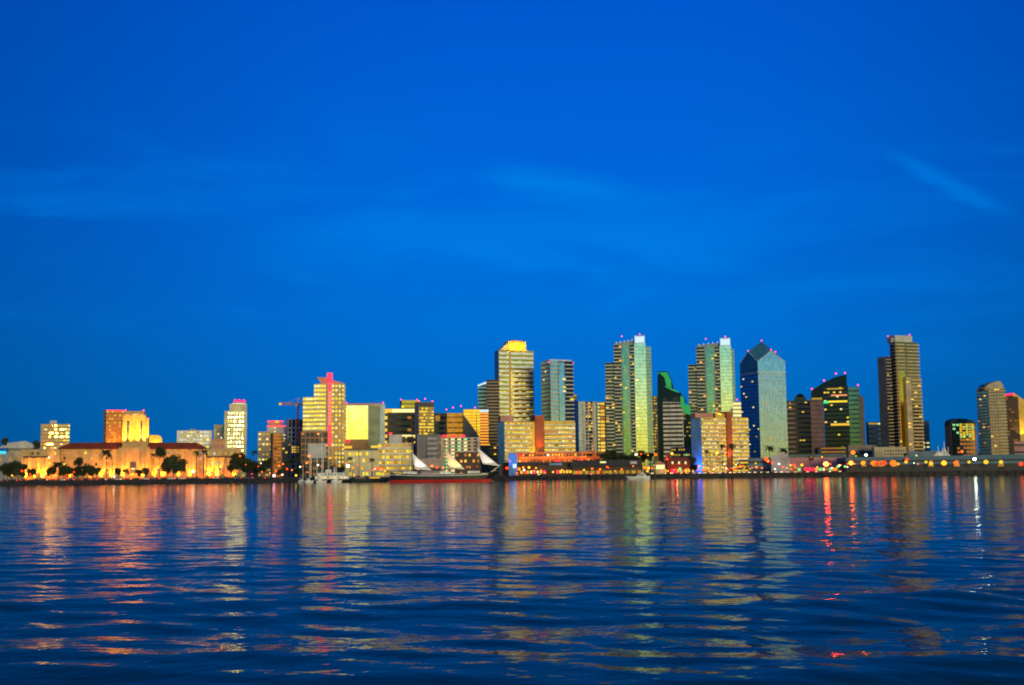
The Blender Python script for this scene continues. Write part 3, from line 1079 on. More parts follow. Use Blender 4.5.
# terraced orange building
b = Bld('terraced_building', 'long low orange terraced building with warm lamps before both hotels wings', 'building', 515, 515, 600, 452, 1040, m=mat('rust', (.38, .13, .05)), l=26)
b.F.ribbon(4, dbrown, .38, 0, 1, off=.3)
b.F.grid(4, 26, ['orange', 'dimorange', 'warm', 'red', 'dimorange'], .6, .3, prob=.55, out=.3)
b.F.slabs(4, mat('rust_light', (.45, .20, .10)), .25, 0, 1, 1.2, name='terrace')
b.F.fins(12, mat('rust', (0, 0, 0)), .6, out=1.3)
for x in (525, 545, 565, 588):
    b.plight(x, 464, 9000, (1, .3, .03), out=8)

# blue side tower
b = Bld('apartment_tower', 'slim tower with dark blue side, white roof band and lime-lit bay', 'tower', 541, 550, 573, 361, 1290, m=mat('slate_blue', (.13, .17, .24)), th=.42)
b.L.ribbon(28, g_blue, .7)
b.L.grid(28, 5, ['pale', 'dimyellow'], .6, .4, prob=.05, out=.2)
b.F.ribbon(28, g_lteal, .62, 0, .34, off=.3)
b.F.put('glass_bay', g_lteal, b.w * .36, b.w * .60, 0, b.H - 2, -.2, 1.1)
b.F.ribbon(28, g_dark, .6, .62, 1)
b.F.slabs(28, lgrey, .26, .62, 1.0, 1.5)
b.F.slabs(28, cream, .26, 0, .35, .9)
b.F.grid(28, 6, ['dimyellow', 'yellow', 'pale'], .8, .4, prob=.10, out=1.2)
b.vol(549.5, 571.5, 359.6, mat('ice', (.45, .6, .7)), 2, 14, 'penthouse', 364)
b.beacon(549, 362)
b.beacon(573, 362.5)
b = Bld('apartment_block', 'narrow block with white-lit top floor beside the slim blue tower', 'building', 570.5, 570.5, 577, 394.5, 1440, m=lgrey)
b.vol(570.7, 576.5, 394.8, E['dimyellow'], -.3, 1, 'lit_floor', 399)
b.F.slabs(20, grey, .4, out=.5, name='floor_slab')
b = Bld('apartment_tower', 'blue-grey block with lit window columns right of the slim blue tower', 'building', 574, 578, 597, 401.5, 1345, m=lgrey, th=.35)
b.L.ribbon(20, g_blue, .8)
b.F.grid(22, 2, g_neu, .8, .6, .02, .3)
b.F.ribbon(22, g_dark, .7, .38, .8)
b.F.grid(22, 3, ['warm', 'orange', 'dimwarm', 'yellow'], .7, .5, .38, .8, prob=.4, out=.25)
b.F.fins(4, lgrey, 1.0, out=.7)
b = Bld('apartment_tower', 'narrow grey tower with tall amber window strip left of twin tower', 'tower', 597, 597, 608, 402, 1350, m=mat('mauve', (.3, .27, .34)))
b.F.grid(20, 1, ['gold', 'warm', 'dimwarm', 'dimorange'], .95, .7, .28, .68, out=.25)
b.F.ribbon(20, g_neu, .5, .02, .25)


# twin green glass towers
def twin(label, xl, xm, xg, xr, xe, yL, yM, yG, D, seed):
    rnd = random.Random(seed)
    gm = mat('green_grey', (.20, .30, .27))
    b = Bld('apartment_tower', label, 'tower', xm, xm, xg, yM, D, m=gm, l=26, group='twin green glass towers')
    n = 37
    # left lower wing
    f_ = b.vol(xl, xm + .5, yL, gm, 2.5, 18, 'wing')
    f_.slabs(33, mat('pale_sage', (.50, .52, .40)), .30, out=1.3)
    f_.ribbon(33, g_dark, .55, 0, 1, off=.35)
    f_.grid(33, 3, ['warm', 'dimyellow', 'orange'], .9, .45, prob=.07, out=.4, rnd=rnd)
    # main shaft: balconies left, teal glass, balconies
    b.F.ribbon(n, g_dark, .6, 0, .36, off=.35)
    b.F.slabs(n, mat('pale_sage', (0, 0, 0)), .30, .0, .34, 1.4)
    b.F.put('glass_bay', g_teal, b.w * .40, b.w * .74, 0, b.H - 1, -.2, .6)
    b.F.slabs(n, gm, .10, .40, .74, .75, name='floor_line')
    b.F.ribbon(n, g_dark, .6, .78, 1, off=.35)
    b.F.slabs(n, mat('pale_sage', (0, 0, 0)), .28, .78, 1.0, 1.4)
    b.F.grid(n, 8, ['warm', 'dimyellow', 'orange', 'yellow', 'dimwarm'], .8, .45, prob=.09, out=.8, rnd=rnd)
    # bright glass bay
    f_ = b.vol(xg, xr, yG + 8, g_lteal, -1.6, 22, 'glass_bay')
    f_.slabs(n, mat('bay_line', (.35, .42, .30)), .10, out=.2, name='floor_line')
    f_.grid(n, 3, ['yellow', 'pale'], .9, .5, prob=.035, out=.25, rnd=rnd)
    b.vol(xg + .3, xr - .8, yG, mat('ice', (0, 0, 0)), -1.2, 12, 'crown', yG + 8.1)
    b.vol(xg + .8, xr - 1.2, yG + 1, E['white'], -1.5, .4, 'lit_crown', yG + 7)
    # right balconies
    f_ = b.vol(xr, xe, yG + 11, gm, 0.5, 16, 'wing')
    f_.slabs(n, mat('pale_sage', (0, 0, 0)), .3, out=1.3)
    f_.ribbon(n, g_teal, .5, 0, 1, off=.38)
    # sloping roof frame with lamps
    b.poly('roof_screen', gm, [(xm + .3, yM + .4), (xm + 1, yM - 1.5), (xg, yG + 5), (xg, yM + .4)], 3, 6)
    for k in range(5):
        q = (k + .5) / 5
        b.beacon(xm + 1 + (xg - xm - 1) * q, yM - 2 + (yG + 4 - yM + 2) * q, 2.4, .55, 'warm', 'roof_lamp')
    b.beacon((xm + xg) / 2 - 2, yG + .8, 6)
    b.beacon((xg + xr) / 2, yG - 1.3, 4)
    return b


b = twin('left twin green glass tower with yellow-reflecting bay and white crown', 605, 613.5, 634, 645.5, 651, 362.5, 345, 335.5, 1330, 5)
b = twin('right twin green glass tower with pale bay, behind yellow hotel with skylit blue side', 688, 696, 719.5, 731, 734, 364.5, 347, 338, 1380, 6)

# beige block between twin and emerald
b = Bld('apartment_block', 'beige block with yellow window columns right of the left twin tower', 'building', 650, 650, 665, 396, 1560, m=beige)
b.F.fins(4, beige, .9, out=.6)
b.F.grid(25, 4, ['dimyellow', 'dimwarm', 'yellow'], .6, .5, .02, .45, prob=.9)
b.F.grid(25, 2, g_bronze, .6, .5, .5, .98)
b.vol(660, 668, 394.5, pink, 1, 8, 'wing')
b.beacon(660, 394, 1)

# emerald stepped tower
b = Bld('office_tower', 'dark emerald glass tower with stepped top outlined in green neon', 'tower', 657.5, 657.5, 684, 400, 1372, m=g_green)
b.poly('glass_crown', g_green, [(657.5, 402), (657.5, 371.5), (667.5, 371), (671.5, 380), (674, 389.5), (680, 392), (686, 400), (686, 402)], -.5, 20)
b.poly('neon_panel', E['neon_green'], [(659, 372.5), (667, 372), (671, 380.5), (671.5, 388), (666, 384.5), (664.5, 377.5)], -1.0, .4)
b.poly('neon_edge', E['neon_green'], [(666, 385), (672, 388.6), (679, 391.5), (679, 393), (671.5, 390.2), (665, 386.8)], -1.2, .4)
b.poly('neon_edge', E['neon_green'], [(657.6, 373), (659, 372), (659, 373.4), (657.6, 374.4)], -1.2, .4)
f_ = b.vol(662.5, 683, 402, mat('lilac_grey', (.58, .54, .58)), -2.2, 8, 'front_block')
f_.ribbon(17, g_dark, .5, 0, .97)
f_.fins(3, dgrey, .4, out=.3)
b.poly('glass_gable', g_dark, [(663, 402.2), (663, 399), (666, 397), (669, 402.2)], -2.6, 3)
b.poly('glass_gable', g_dark, [(672, 402.2), (674, 397), (679, 397), (680, 402.2)], -2.6, 3)
f_ = b.vol(683, 690.5, 412, g_green, -1.8, 10, 'glass_wing')
b.poly('neon_panel', E['neon_green'], [(680.5, 396), (682.5, 396), (684.5, 400), (684.5, 404), (690.5, 405.5), (690.5, 415), (684, 413), (683, 409), (680.5, 407)], -3.0, .4)
f_.grid(14, 3, ['dimyellow', 'dimwarm'], .7, .3, prob=.4, out=.3)

# second striped hotel
b = striped_hotel('tall yellow-striped hotel with skylit blue side wall in front of the right twin tower', (691, 701, 726.5, 731.5, 748, 417.5, 411.5), 1010, 14, 466, 2)
b.vol(695, 713, 413, pink, 3, 8, 'penthouse', 417.6)
b.vol(715.5, 725.5, 413.5, yellw, 1, 6, 'penthouse', 417.6)
b.spot(720, 417.5, 4500, (1, .6, .04), out=3, ang=60, tilt=60, yl=1)
b.spot(729, 466, 30000, (1, .2, .02), out=5, ang=50, tilt=78, yl=-2.5)
L_ = bpy.data.lights.new('floodlight', 'POINT')  # unseen blue lamp added to brighten the skylit side wall
L_.energy = 7000
L_.color = (.02, .12, 1)
o = bpy.data.objects.new('floodlight', L_)
COL.objects.link(o)
o.parent = b.root
o.location = (-b.w / 2 - 5, -b.l / 2 + 4, 5)
b = Bld('apartment_block', 'small cream block with bright lit floors above the hotel right wing', 'building', 732.5, 732.5, 741, 402, 1300, m=cream)
b.F.ribbon(18, E['pale'], .5)
b.beacon(737, 399.5)

# crystal tower
b = Bld('office_tower', 'pointed glass tower with gabled crystal top and pale grid face', 'tower', 740, 758, 785.5, 372, 1410, m=g_opal, th=.38)
ob = b
gw = mat('mullion_pale', (.52, .56, .52))
b.F.fins(10, gw, .28, out=.25, name='mullion')
b.F.slabs(27, gw, .16, out=.2, name='floor_line')
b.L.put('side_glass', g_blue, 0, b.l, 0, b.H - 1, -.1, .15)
b.L.slabs(27, mat('blue_line', (.06, .11, .17)), .2, out=.3, name='floor_line')
b.L.grid(27, 8, ['pale', 'dimyellow', 'yellow'], .6, .35, prob=.05, out=.35)
b.L.put('light_band', mat('pale_band', (.6, .6, .5)), 0, b.l, b.H - 1.2, b.H, 0, .5)
b.F.put('light_band', mat('pale_band', (.6, .6, .5)), 0, b.w, b.H - .9, b.H, 0, .5)
b.F.grid(27, 9, ['dimyellow'], .7, .3, prob=.03, out=.3)
# faceted crystal: shaft continues to shoulders, gables on both faces, ridge to a peak
w_, l_, H_ = b.w, b.l, b.H
sh_ = b.pz(785, 362) - H_
gF = b.pz(771, 350.5)
pk = b.pz(763, 341, l_ * .4)
V = [(0, 0, H_), (w_, 0, H_), (w_, l_, H_), (0, l_, H_),
     (0, 0, H_ + sh_), (w_, 0, H_ + sh_), (w_, l_, H_ + sh_), (0, l_, H_ + sh_),
     (w_ / 2, 0, gF), (w_, l_ / 2, gF), (w_ / 2, l_, gF), (0, l_ / 2, gF), (w_ / 2, l_ / 2, pk)]
V = [(x - w_ / 2, y - l_ / 2, z) for x, y, z in V]
F = [(0, 1, 5, 8, 4), (1, 2, 6, 9, 5), (2, 3, 7, 10, 6), (3, 0, 4, 11, 7),
     (4, 8, 12), (4, 12, 11), (5, 12, 8), (5, 9, 12), (6, 12, 9), (6, 10, 12), (7, 12, 10), (7, 11, 12)]
o = pymesh('crystal_roof', V, F, g_opal, b.root)
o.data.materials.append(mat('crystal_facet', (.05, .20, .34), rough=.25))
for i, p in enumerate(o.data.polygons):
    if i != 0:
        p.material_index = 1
rim = [((-w_ / 2, -l_ / 2 - .3, H_ + sh_), (0, -l_ / 2 - .3, gF), .35, .35), ((0, -l_ / 2 - .3, gF), (w_ / 2, -l_ / 2 - .3, H_ + sh_), .35, .35)]
tubes('gable_trim', rim, gw, b.root)
tubes('gable_trim', [((-w_ / 2 - .3, -l_ / 2, H_ + sh_), (-w_ / 2 - .3, 0, gF), .3, .3), ((-w_ / 2 - .3, 0, gF), (-w_ / 2 - .3, l_ / 2, H_ + sh_), .3, .3)], gw, b.root)
for p in ((0, 0, pk + 1), (0, -l_ / 2, gF + 1), (-w_ / 2, 0, gF + 1), (w_ / 2, 0, gF + 1)):
    link('beacon_light', sphere_mesh(E['beacon']), b.root, p, (.6,) * 3)
b.vol(754, 786, 463, lgrey, -4, 4, 'podium')

# dark ribbed block
b = Bld('office_block', 'dark brown ribbed office block right of the crystal glass tower', 'building', 785, 785, 810.5, 400.5, 1510, m=dbrown)
b.F.slabs(15, mat('mauve_brown', (.24, .15, .14)), .42, out=.8, name='floor_band')
b.F.ribbon(15, g_dark, .5, off=.45)
b.F.grid(15, 8, ['warm', 'yellow', 'dimyellow'], .7, .3, prob=.10, out=.3)
b.vol(794, 806, 397, g_dark, 3, 10, 'penthouse', 401)
b.poly('roof_dome', dgrey, [(795, 397.5), (797, 394.5), (800, 393.4), (803, 394.5), (805, 397.5)], 4, 8)

# slant-roofed green tower
b = Bld('office_tower', 'dark green glass tower with slanting roof and red roof beacons', 'tower', 823, 823, 848, 386, 1470, m=g_green)
b.poly('slanted_crown', g_green, [(810.5, 400), (811.5, 390.5), (823, 383), (835, 377), (846.5, 374.3), (847.5, 401), (823, 401)], 2, 14)
f_ = b.vol(810, 823, 399, purple, 1, 16, 'wing')
f_.grid(16, 5, ['dimwarm', 'orange', 'warm'], .6, .4, prob=.10)
f_.ribbon(16, mat('purple_dark', (.11, .065, .075)), .4)
f_ = b.vol(847.5, 859, 387, glass('glass_petrol', (.05, .13, .22)), 3, 14, 'glass_wing')
f_.slabs(18, mat('teal_line', (.05, .14, .16)), .3, out=.2, name='floor_line')
b.vol(858.5, 863.5, 396, beige, 2, 14, 'wing')
b.F.ribbon(20, g_dark, .4)
b.F.put('lit_floor', E['yellow'], b.w * .2, b.w * .95, b.pz(835, 402.5), b.pz(835, 400.6), 0, .4)
b.F.put('lit_floor', emis('lit_salmon', (1, .35, .15), 1), b.w * .3, b.w * .95, b.pz(835, 396), b.pz(835, 394.6), 0, .4)
b.F.put('lit_floor', E['dimyellow'], b.w * .15, b.w * .8, b.pz(835, 389.5), b.pz(835, 388), 0, .4)
b.F.put('lit_floor', E['gold'], b.w * .25, b.w * 1.0, b.pz(835, 425.6), b.pz(835, 423.5), 0, .4)
b.F.put('lit_floor', emis('lit_emerald', (.03, .9, .2), 1), 0, b.w * .2, b.pz(826, 403.5), b.pz(826, 401), 0, .4)
b.vol(811.5, 822, 397.8, E['dimyellow'], .6, .5, 'lit_floor', 399.4)
b.F.grid(20, 8, ['pale', 'warm', 'yellow'], .7, .35, prob=.10, out=.3)
for x, y, l2 in ((812, 389, 3), (824, 380.5, 3), (836, 373.5, 3), (845, 373, 3), (858, 385, 5)):
    b.beacon(x, y, l2, .9)
f_ = b.vol(818, 848, 447, dbrown, -6, 6, 'podium')
f_.ribbon(3, E['dimyellow'], .22, .1, .98, off=.55, z0=b.pz(833, 458, -6), z1=b.pz(833, 447, -6))

# small dark block with white roof lamps
b = Bld('office_block', 'small dark blue block with white roof lamps left of the bronze tower', 'building', 866, 868, 884, 422, 1520, m=mat('night_blue', (.05, .08, .12)), th=.4)
b.F.ribbon(10, g_blue, .5)
b.F.put('lit_crown', E['dimyellow'], .5, b.w * .55, b.H - 3, b.H - 1, 0, .4)
b.F.put('lit_crown', E['pale'], b.w * .6, b.w, b.H - 3, b.H - 1.2, 0, .4)

# bronze tower at right
b = Bld('apartment_tower', 'tall bronze balcony tower with flat pale crown on the right', 'tower', 889.5, 895, 917.5, 342, 1400, m=mat('umber', (.22, .16, .09)), th=.40)
b.L.ribbon(38, g_dark, .55)
b.L.slabs(38, mat('tan_grey', (.30, .26, .19)), .3, out=1.0)
f_ = b.vol(885.2, 890.5, 356.5, mat('umber_dark', (.22, .18, .13)), 5, 14, 'wing')
f_.ribbon(34, g_dark, .6)
f_.slabs(34, mat('tan_dark', (.30, .25, .17)), .3, out=.9)
f_.grid(34, 4, ['dimorange', 'warm'], .6, .4, prob=.04, out=.3)
sa = mat('sand', (.52, .43, .26))
b.F.ribbon(38, g_bronze, .6, .02, .98, off=.35)
b.F.slabs(38, sa, .32, .02, .40, .9)
b.F.slabs(38, sa, .30, .44, 1.03, 1.6)
b.vol(899, 904.5, 372, g_sunset, -1.2, 2, 'glass_bay')
b.F.grid(38, 6, ['warm', 'yellow', 'dimwarm'], .7, .4, prob=.05, out=.9)
f_ = b.vol(905.5, 920.5, 377, mat('tan_light', (.42, .34, .24)), -3.5, 12, 'front_wing')
f_.slabs(27, sa, .34, .35, 1.02, 1.2)
f_.ribbon(27, g_bronze, .5, .35, .98, off=.4)
f_.fins(1, sa, 1.2, 0, .3, .3)
f_.grid(27, 4, ['warm', 'dimwarm', 'yellow'], .7, .4, prob=.10, out=.4)
b.vol(895, 912, 335.5, mat('crown_grey', (.45, .46, .46)), 3, 14, 'crown', 342.2)
b.vol(891, 895.5, 338, grey, 5, 7, 'crown_step', 343)
b.beacon(888, 336.3, 5)
b.beacon(909.5, 334.7, 4)
b = Bld('apartment_block', 'slim grey-green block peeking out right of the bronze tower', 'building', 920.5, 920.5, 929, 420.5, 1480, m=tealw)
b.F.slabs(12, grey, .4, out=.6, name='floor_slab')
b.F.grid(12, 2, ['pale', 'dimwarm'], .6, .4, prob=.3, out=.3)
# low beige block
b = Bld('warehouse', 'low beige block with two rows of small windows below the bronze tower', 'building', 872, 874, 906, 447, 1150, m=mat('khaki', (.38, .33, .20)), th=.3)
f_ = b.F
f_.grid(2, 8, dgrey, .55, .45, .3, .97, z0=b.pz(890, 456), z1=b.pz(890, 449))
b = Bld('warehouse', 'low dark grey block between slanted tower and low beige block', 'building', 846, 848, 876, 445, 1170, m=mat('warm_grey', (.18, .15, .13)), th=.3)
b.F.ribbon(2, dgrey, .25)
b = Bld('warehouse', 'low blue-grey block right of the low beige block', 'building', 905, 905, 946, 451, 1180, m=mat('steel_blue', (.13, .20, .25)))
b.F.grid(2, 9, ['pale', 'dimyellow'], .4, .25, prob=.35)

# green-yellow domed block
b = Bld('hotel', 'squat block with dark arched roof and yellow-green lit upper corner', 'building', 944.5, 951, 976, 424, 1430, m=mat('rose_brown', (.30, .15, .13)), th=.4)
b.poly('arched_roof', mat('dark_teal', (.03, .07, .07)), [(949.5, 425), (951, 420.5), (957, 418.4), (967, 418.8), (975, 421), (976, 425)], -.8, 9)
f_ = b.vol(952, 959, 423, g_green, -1.2, 6, 'glass_bay')
f_.grid(12, 2, ['green', 'dimyellow', 'dimorange'], .7, .5, prob=.35)
f_ = b.vol(959, 974, 423.5, mat('ochre', (.42, .28, .12)), -.8, 6, 'front')
f_.grid(12, 5, ['dimyellow', 'yellow', 'green'], .75, .6, prob=.75, z0=b.pz(966, 438), out=.25)
f_.grid(8, 5, ['dimorange', 'dimwarm'], .75, .55, prob=.8, z1=b.pz(966, 438), out=.25)
f_.grid(12, 5, ['gold', 'yellow'], .75, .6, prob=.4, z0=b.pz(966, 440), out=.35)
# grey round-shouldered tower
b = Bld('apartment_tower', 'grey tower with sloping shoulder and dark glass left side at right', 'tower', 976.5, 988, 1004.5, 388, 1330, m=mat('stone', (.36, .32, .24)), th=.40)
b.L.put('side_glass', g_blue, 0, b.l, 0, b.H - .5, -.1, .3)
b.L.slabs(26, mat('mauve_dark', (.17, .13, .15)), .3, out=.8)
b.L.grid(26, 5, ['warm', 'dimorange'], .8, .4, prob=.08, out=.6)
b.F.fins(6, mat('stone', (0, 0, 0)), .5, out=.5)
b.F.ribbon(26, g_bronze, .45)
b.F.slabs(26, mat('stone2', (.42, .38, .27)), .35, .5, 1.02, 1.2)
b.F.grid(26, 6, ['warm', 'dimwarm'], .7, .4, prob=.06, out=.7)
b.poly('crown', mat('stone', (0, 0, 0)), [(984, 388.4), (988, 384.5), (994, 382), (1000, 381), (1003, 385), (1004, 388.4)], 1, 10)
b.poly('glass_shoulder', g_blue, [(983, 390), (984, 386), (986, 384.5), (989, 386), (990, 390)], 4, 8)
# dark tower with yellow edge
b = Bld('office_tower', 'dark brown tower with glowing yellow slanted edge at the right border', 'tower', 1003.5, 1003.5, 1018, 397, 1350, m=dbrown)
b.poly('slanted_top', dbrown, [(1003.5, 398), (1005, 394.5), (1012, 394), (1018, 398)], .5, 14)
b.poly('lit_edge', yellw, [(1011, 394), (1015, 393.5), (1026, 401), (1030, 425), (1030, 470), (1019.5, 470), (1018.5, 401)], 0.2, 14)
b.F.grid(26, 6, ['dimorange', 'dimwarm'], .6, .4, prob=.10)
b.poly('neon_trim', E['red'], [(1003, 396.2), (1003.6, 394.6), (1014, 393), (1014, 394.4), (1008, 395.4)], -.6, .4)
b.spot(1022, 440, 24000, (1, .6, .04), out=9, ang=70, tilt=66, yl=0)
b = Bld('warehouse', 'pink-topped boxy block at the right border below the dark tower', 'building', 1014, 1014, 1040, 441, 1120, m=pink)
b.F.ribbon(4, dgrey, .3)

# ================================================================== waterfront low buildings
b = Bld('apartment_block', 'low cream terrace block with yellow bay windows below the mirror block', 'building', 345, 345, 379, 450.5, 1020, m=cream)
b.F.grid(4, 10, ['dimyellow', 'yellow', 'dimyellow'], .7, .5, prob=.6)
b.F.fins(4, white, .8, out=.7)
b.vol(344, 352, 446, E['gold'], 2, .6, 'neon_sign', 448.4)
b.vol(371, 378, 445.5, E['gold'], 2, .6, 'neon_sign', 448)
b = Bld('apartment_block', 'yellow-lit stepped apartment block with grey rooftop house by the tall ship', 'building', 378, 378, 413, 443, 1060, m=cream)
b.vol(389, 402, 435, lgrey, 4, 10, 'penthouse', 443.5)
b.F.ribbon(6, E['dimyellow'], .42, .02, .9)
b.F.grid(6, 9, ['yellow', 'yellow', 'gold'], .8, .45, prob=.5, out=.3)
b.F.slabs(6, white, .25, out=1.0, name='floor_slab')
b.F.fins(5, white, .7, out=1.1)
b = Bld('office_block', 'brown block with white-lit roofline behind yellow stepped apartments', 'building', 393, 393, 418, 434.5, 1120, m=dbrown)
b.vol(394, 417, 434.8, E['pale'], -.6, .8, 'lit_parapet', 436.5)
b.F.grid(8, 7, ['orange', 'warm', 'dimorange'], .7, .4, .4, 1, prob=.5)
b.vol(389, 392, 432.8, E['red'], -3, 2, 'neon_sign', 434.6)
b = Bld('office_block', 'blue-grey louvred office block behind the tall ship first sail', 'building', 415, 417, 441, 434.5, 1090, m=mat('slate_dark', (.14, .14, .17)), th=.3)
f_ = b.vol(427, 437, 436, mat('slate_dark', (0, 0, 0)), -1.6, 2, 'louvre_bay')
f_.ribbon(8, mat('slate_light', (.34, .34, .40)), .4, name='louvre', out=.6)
b.F.grid(8, 3, ['dimwarm'], .6, .4, .82, 1, prob=.5)
b = Bld('hotel', 'white hotel with green-lit window columns and red neon along its roof', 'hotel', 441, 441, 480, 437.5, 1110, m=mat('rosy_white', (.55, .42, .38)))
for a_ in (.07, .25, .42, .58):
    b.F.grid(11, 1, ['green', 'pale', 'green', 'pale'], 1, .45, a_, a_ + .09, out=.4)
b.F.grid(11, 6, dgrey, .6, .6, .02, .95)
for x in (444, 453, 462):
    b.vol(x - 2, x + 3, 435, E['red'], 1, .6, 'neon_sign', 437)
b.F.slabs(11, mat('rosy_white', (0, 0, 0)), .2, .66, 1, .8)
b = Bld('warehouse', 'low mauve shed behind the gap between first and second sail', 'building', 421, 421, 441, 458.5, 960, m=mat('mauve_shed', (.38, .28, .28)))
b.F.ribbon(1, dgrey, .2)
b = Bld('restaurant', 'dark timber waterfront house between second and third sail', 'building', 455, 455, 480, 452, 970, m=dbrown)
b.F.grid(4, 6, ['orange', 'dimorange', 'warm'], .5, .4, prob=.5)
b = Bld('market_hall', 'long low dark-roofed waterfront hall with lit shop fronts below', 'building', 500, 500, 572, 463, 930, m=dbrown, l=22)
b.F.grid(1, 22, ['orange', 'warm', 'red', 'yellow', 'pale'], .7, .5, prob=.75, z0=.6, z1=5, out=.3)
b.poly('roof', mat('roof_dark', (.018, .022, .035)), [(497, 466), (505, 462.4), (570, 461.8), (574, 464.2)], -2.5, 26)
b.vol(549, 562, 463.2, mat('awning_blue', (.18, .38, .6)), -3.2, 3, 'awning', 465.2)
b = Bld('cruise_terminal', 'long dark flat-roofed pier shed with arched lit underside', 'building', 572, 572, 642, 461, 925, m=dbrown, l=22)
b.poly('roof', mat('roof_dark', (0, 0, 0)), [(570, 467), (572, 460.4), (640, 459.4), (643, 466.2)], -2.5, 26)
b.F.grid(1, 12, ['dimyellow', 'dimwarm', 'dimyellow'], .7, .8, prob=1, z0=.6, z1=3.6, out=.3)
b.vol(600, 606, 461.4, E['pale'], -3, .4, 'roof_sign', 463)
b.vol(630, 637, 461.2, lgrey, -3, .4, 'roof_hatch', 464)
b = Bld('restaurant', 'red two-storey waterfront restaurant with turret and white dormers', 'restaurant', 664, 664, 689.5, 460, 940, m=mat('barn_red', (.26, .02, .015)), l=16)
b.poly('roof', mat('maroon', (.13, .02, .03)), [(662.5, 463.5), (666, 457.5), (687, 457.2), (690.5, 462.8)], -1, 18)
b.vol(666.5, 670.5, 455, mat('barn_red', (0, 0, 0)), -2.5, 4, 'turret')
b.poly('turret_roof', mat('barn_red', (0, 0, 0)), [(666, 455.3), (668.5, 452.5), (671, 455.3)], -2.6, 4.4)
for x in (672.5, 679, 685.5):
    b.vol(x - .9, x + .9, 461.5, E['pale'], -1.6, 1, 'dormer_window', 464)
b.F.grid(1, 10, ['orange', 'red', 'green', 'warm', 'orange'], .8, .7, prob=.9, z0=.6, z1=4.5, out=.4)
b.plight(677, 470, 500, (1, .2, .05), out=5)
b = Bld('kiosk', 'small white-lit round booth left of the red restaurant', 'kiosk', 655.5, 655.5, 665, 464, 930, m=cream, l=6)
b.vol(656, 664.5, 464.4, E['pale'], -.4, .4, 'lit_front', 469)
b.poly('roof', pink, [(654, 465), (660, 461), (666, 464.6)], -1, 8)
b = Bld('warehouse', 'dark low block with yellow-green windows behind the red restaurant', 'building', 671, 671, 690, 447, 1090, m=dgrey)
b.F.grid(5, 8, ['dimyellow', 'dimyellow', 'green'], .7, .35, prob=.55)
b = Bld('warehouse', 'low blue-grey shed at the foot of the crystal tower', 'building', 748, 748, 772, 458, 1000, m=mat('steel_blue', (0, 0, 0)))
b.F.ribbon(2, dgrey, .3)
b = Bld('marquee', 'grey peaked marquee tents below the right side of crystal tower', 'tent', 771, 771, 790, 458, 985, m=mat('tent', (.42, .40, .46)), l=14)
b.poly('canopy', mat('tent', (0, 0, 0)), [(770, 459), (775, 454.5), (778, 456), (782, 451.5), (786, 454), (791, 459)], -.5, 15)
b = Bld('shopping_pavilion', 'long pink-fronted waterfront pavilion below the dark ribbed block', 'building', 790, 790, 846, 457, 990, m=mat('rose', (.46, .22, .24)), l=20)
b.F.grid(1, 16, ['orange', 'green', 'yellow', 'red', 'pale', 'dimwarm'], .8, .6, prob=.7, z0=.5, z1=4.5, out=.3)
b.poly('roof', mat('roof_teal', (.08, .14, .17)), [(789, 457.5), (790, 454.5), (845, 454), (847, 457.2)], -1, 22)
b = Bld('pier_building', 'very long low teal-roofed pier hall with added lamp-glow panels at right', 'building', 846, 846, 1060, 459.5, 935, m=mat('pier_wall', (.022, .03, .04)), l=26, th=0)
b.poly('roof', mat('roof_pier', (.05, .13, .20)), [(845, 461), (847, 457.5), (900, 456.5), (985, 455), (1060, 453.5), (1060, 458.5)], -1.5, 28)
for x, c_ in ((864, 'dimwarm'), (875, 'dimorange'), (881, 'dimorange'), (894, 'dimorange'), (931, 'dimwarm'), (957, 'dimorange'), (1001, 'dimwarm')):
    b.poly('lamp_halo', E[c_], [(x - 2.6, 466.5), (x - 2.6, 462), (x - 1.5, 460.4), (x + 1.5, 460.4), (x + 2.6, 462), (x + 2.6, 466.5)], -.4, .5)  # glowing panels added behind the lamps to widen their glow
b.F.put('clerestory', mat('pale_teal', (.07, .16, .24)), 0, b.w, b.H * .62, b.H * .82, 0, .5)
# white sail-like roof masts
b = Bld('fabric_roof', 'white peaked fabric roof with thin masts left of the arched-roof block', 'tent', 934, 934, 951, 452, 1060, m=None, l=12, zt=10)
b.poly('canopy', whitep, [(934, 457), (938, 450), (941, 453), (944, 446), (947, 452), (952, 457)], 0, 10)
for x, y in ((938, 446), (944, 441.5), (948, 447)):
    b.vol(x - .25, x + .25, y, whitep, -.6, .4, 'mast')

# ================================================================== landmarks for labels
LM = [(0, 60, 'before the left wing of the county hall'), (60, 119, 'before the tiled wing left of the hall tower'),
      (119, 150, 'at the foot of the hall tower'), (150, 204, 'before the tiled wing right of the hall tower'),
      (204, 246, 'before the right wing of the county hall'), (246, 300, 'on the shore below the tower crane'),
      (300, 345, 'below the tower with red neon strip'), (345, 385, 'below the bright yellow mirror block'),
      (385, 440, 'behind the first sail of the ship'), (440, 500, 'behind the bow half of the tall ship'),
      (500, 540, 'below the tall cream balcony tower'), (540, 600, 'before the orange terraced building'),
      (600, 654, 'below the left twin green tower'), (654, 692, 'beside the red waterfront restaurant'),
      (692, 750, 'before the hotel with skylit blue side wall'), (750, 800, 'below the pointed crystal tower'),
      (800, 866, 'below the dark slant-roofed tower'), (866, 930, 'below the tall bronze tower'),
      (930, 976, 'below the arched-roof block at right'), (976, 1100, 'near the right border on the pier'), (-200, 0, 'at the left border')]
ORD = ['leftmost', 'second', 'third', 'fourth', 'fifth', 'sixth', 'seventh', 'eighth', 'ninth', 'tenth', 'eleventh', 'twelfth', 'thirteenth', 'fourteenth', 'fifteenth']
PEND = []


def later(o, px, desc, cat, group):
    PEND.append((o, px, desc, cat, group))


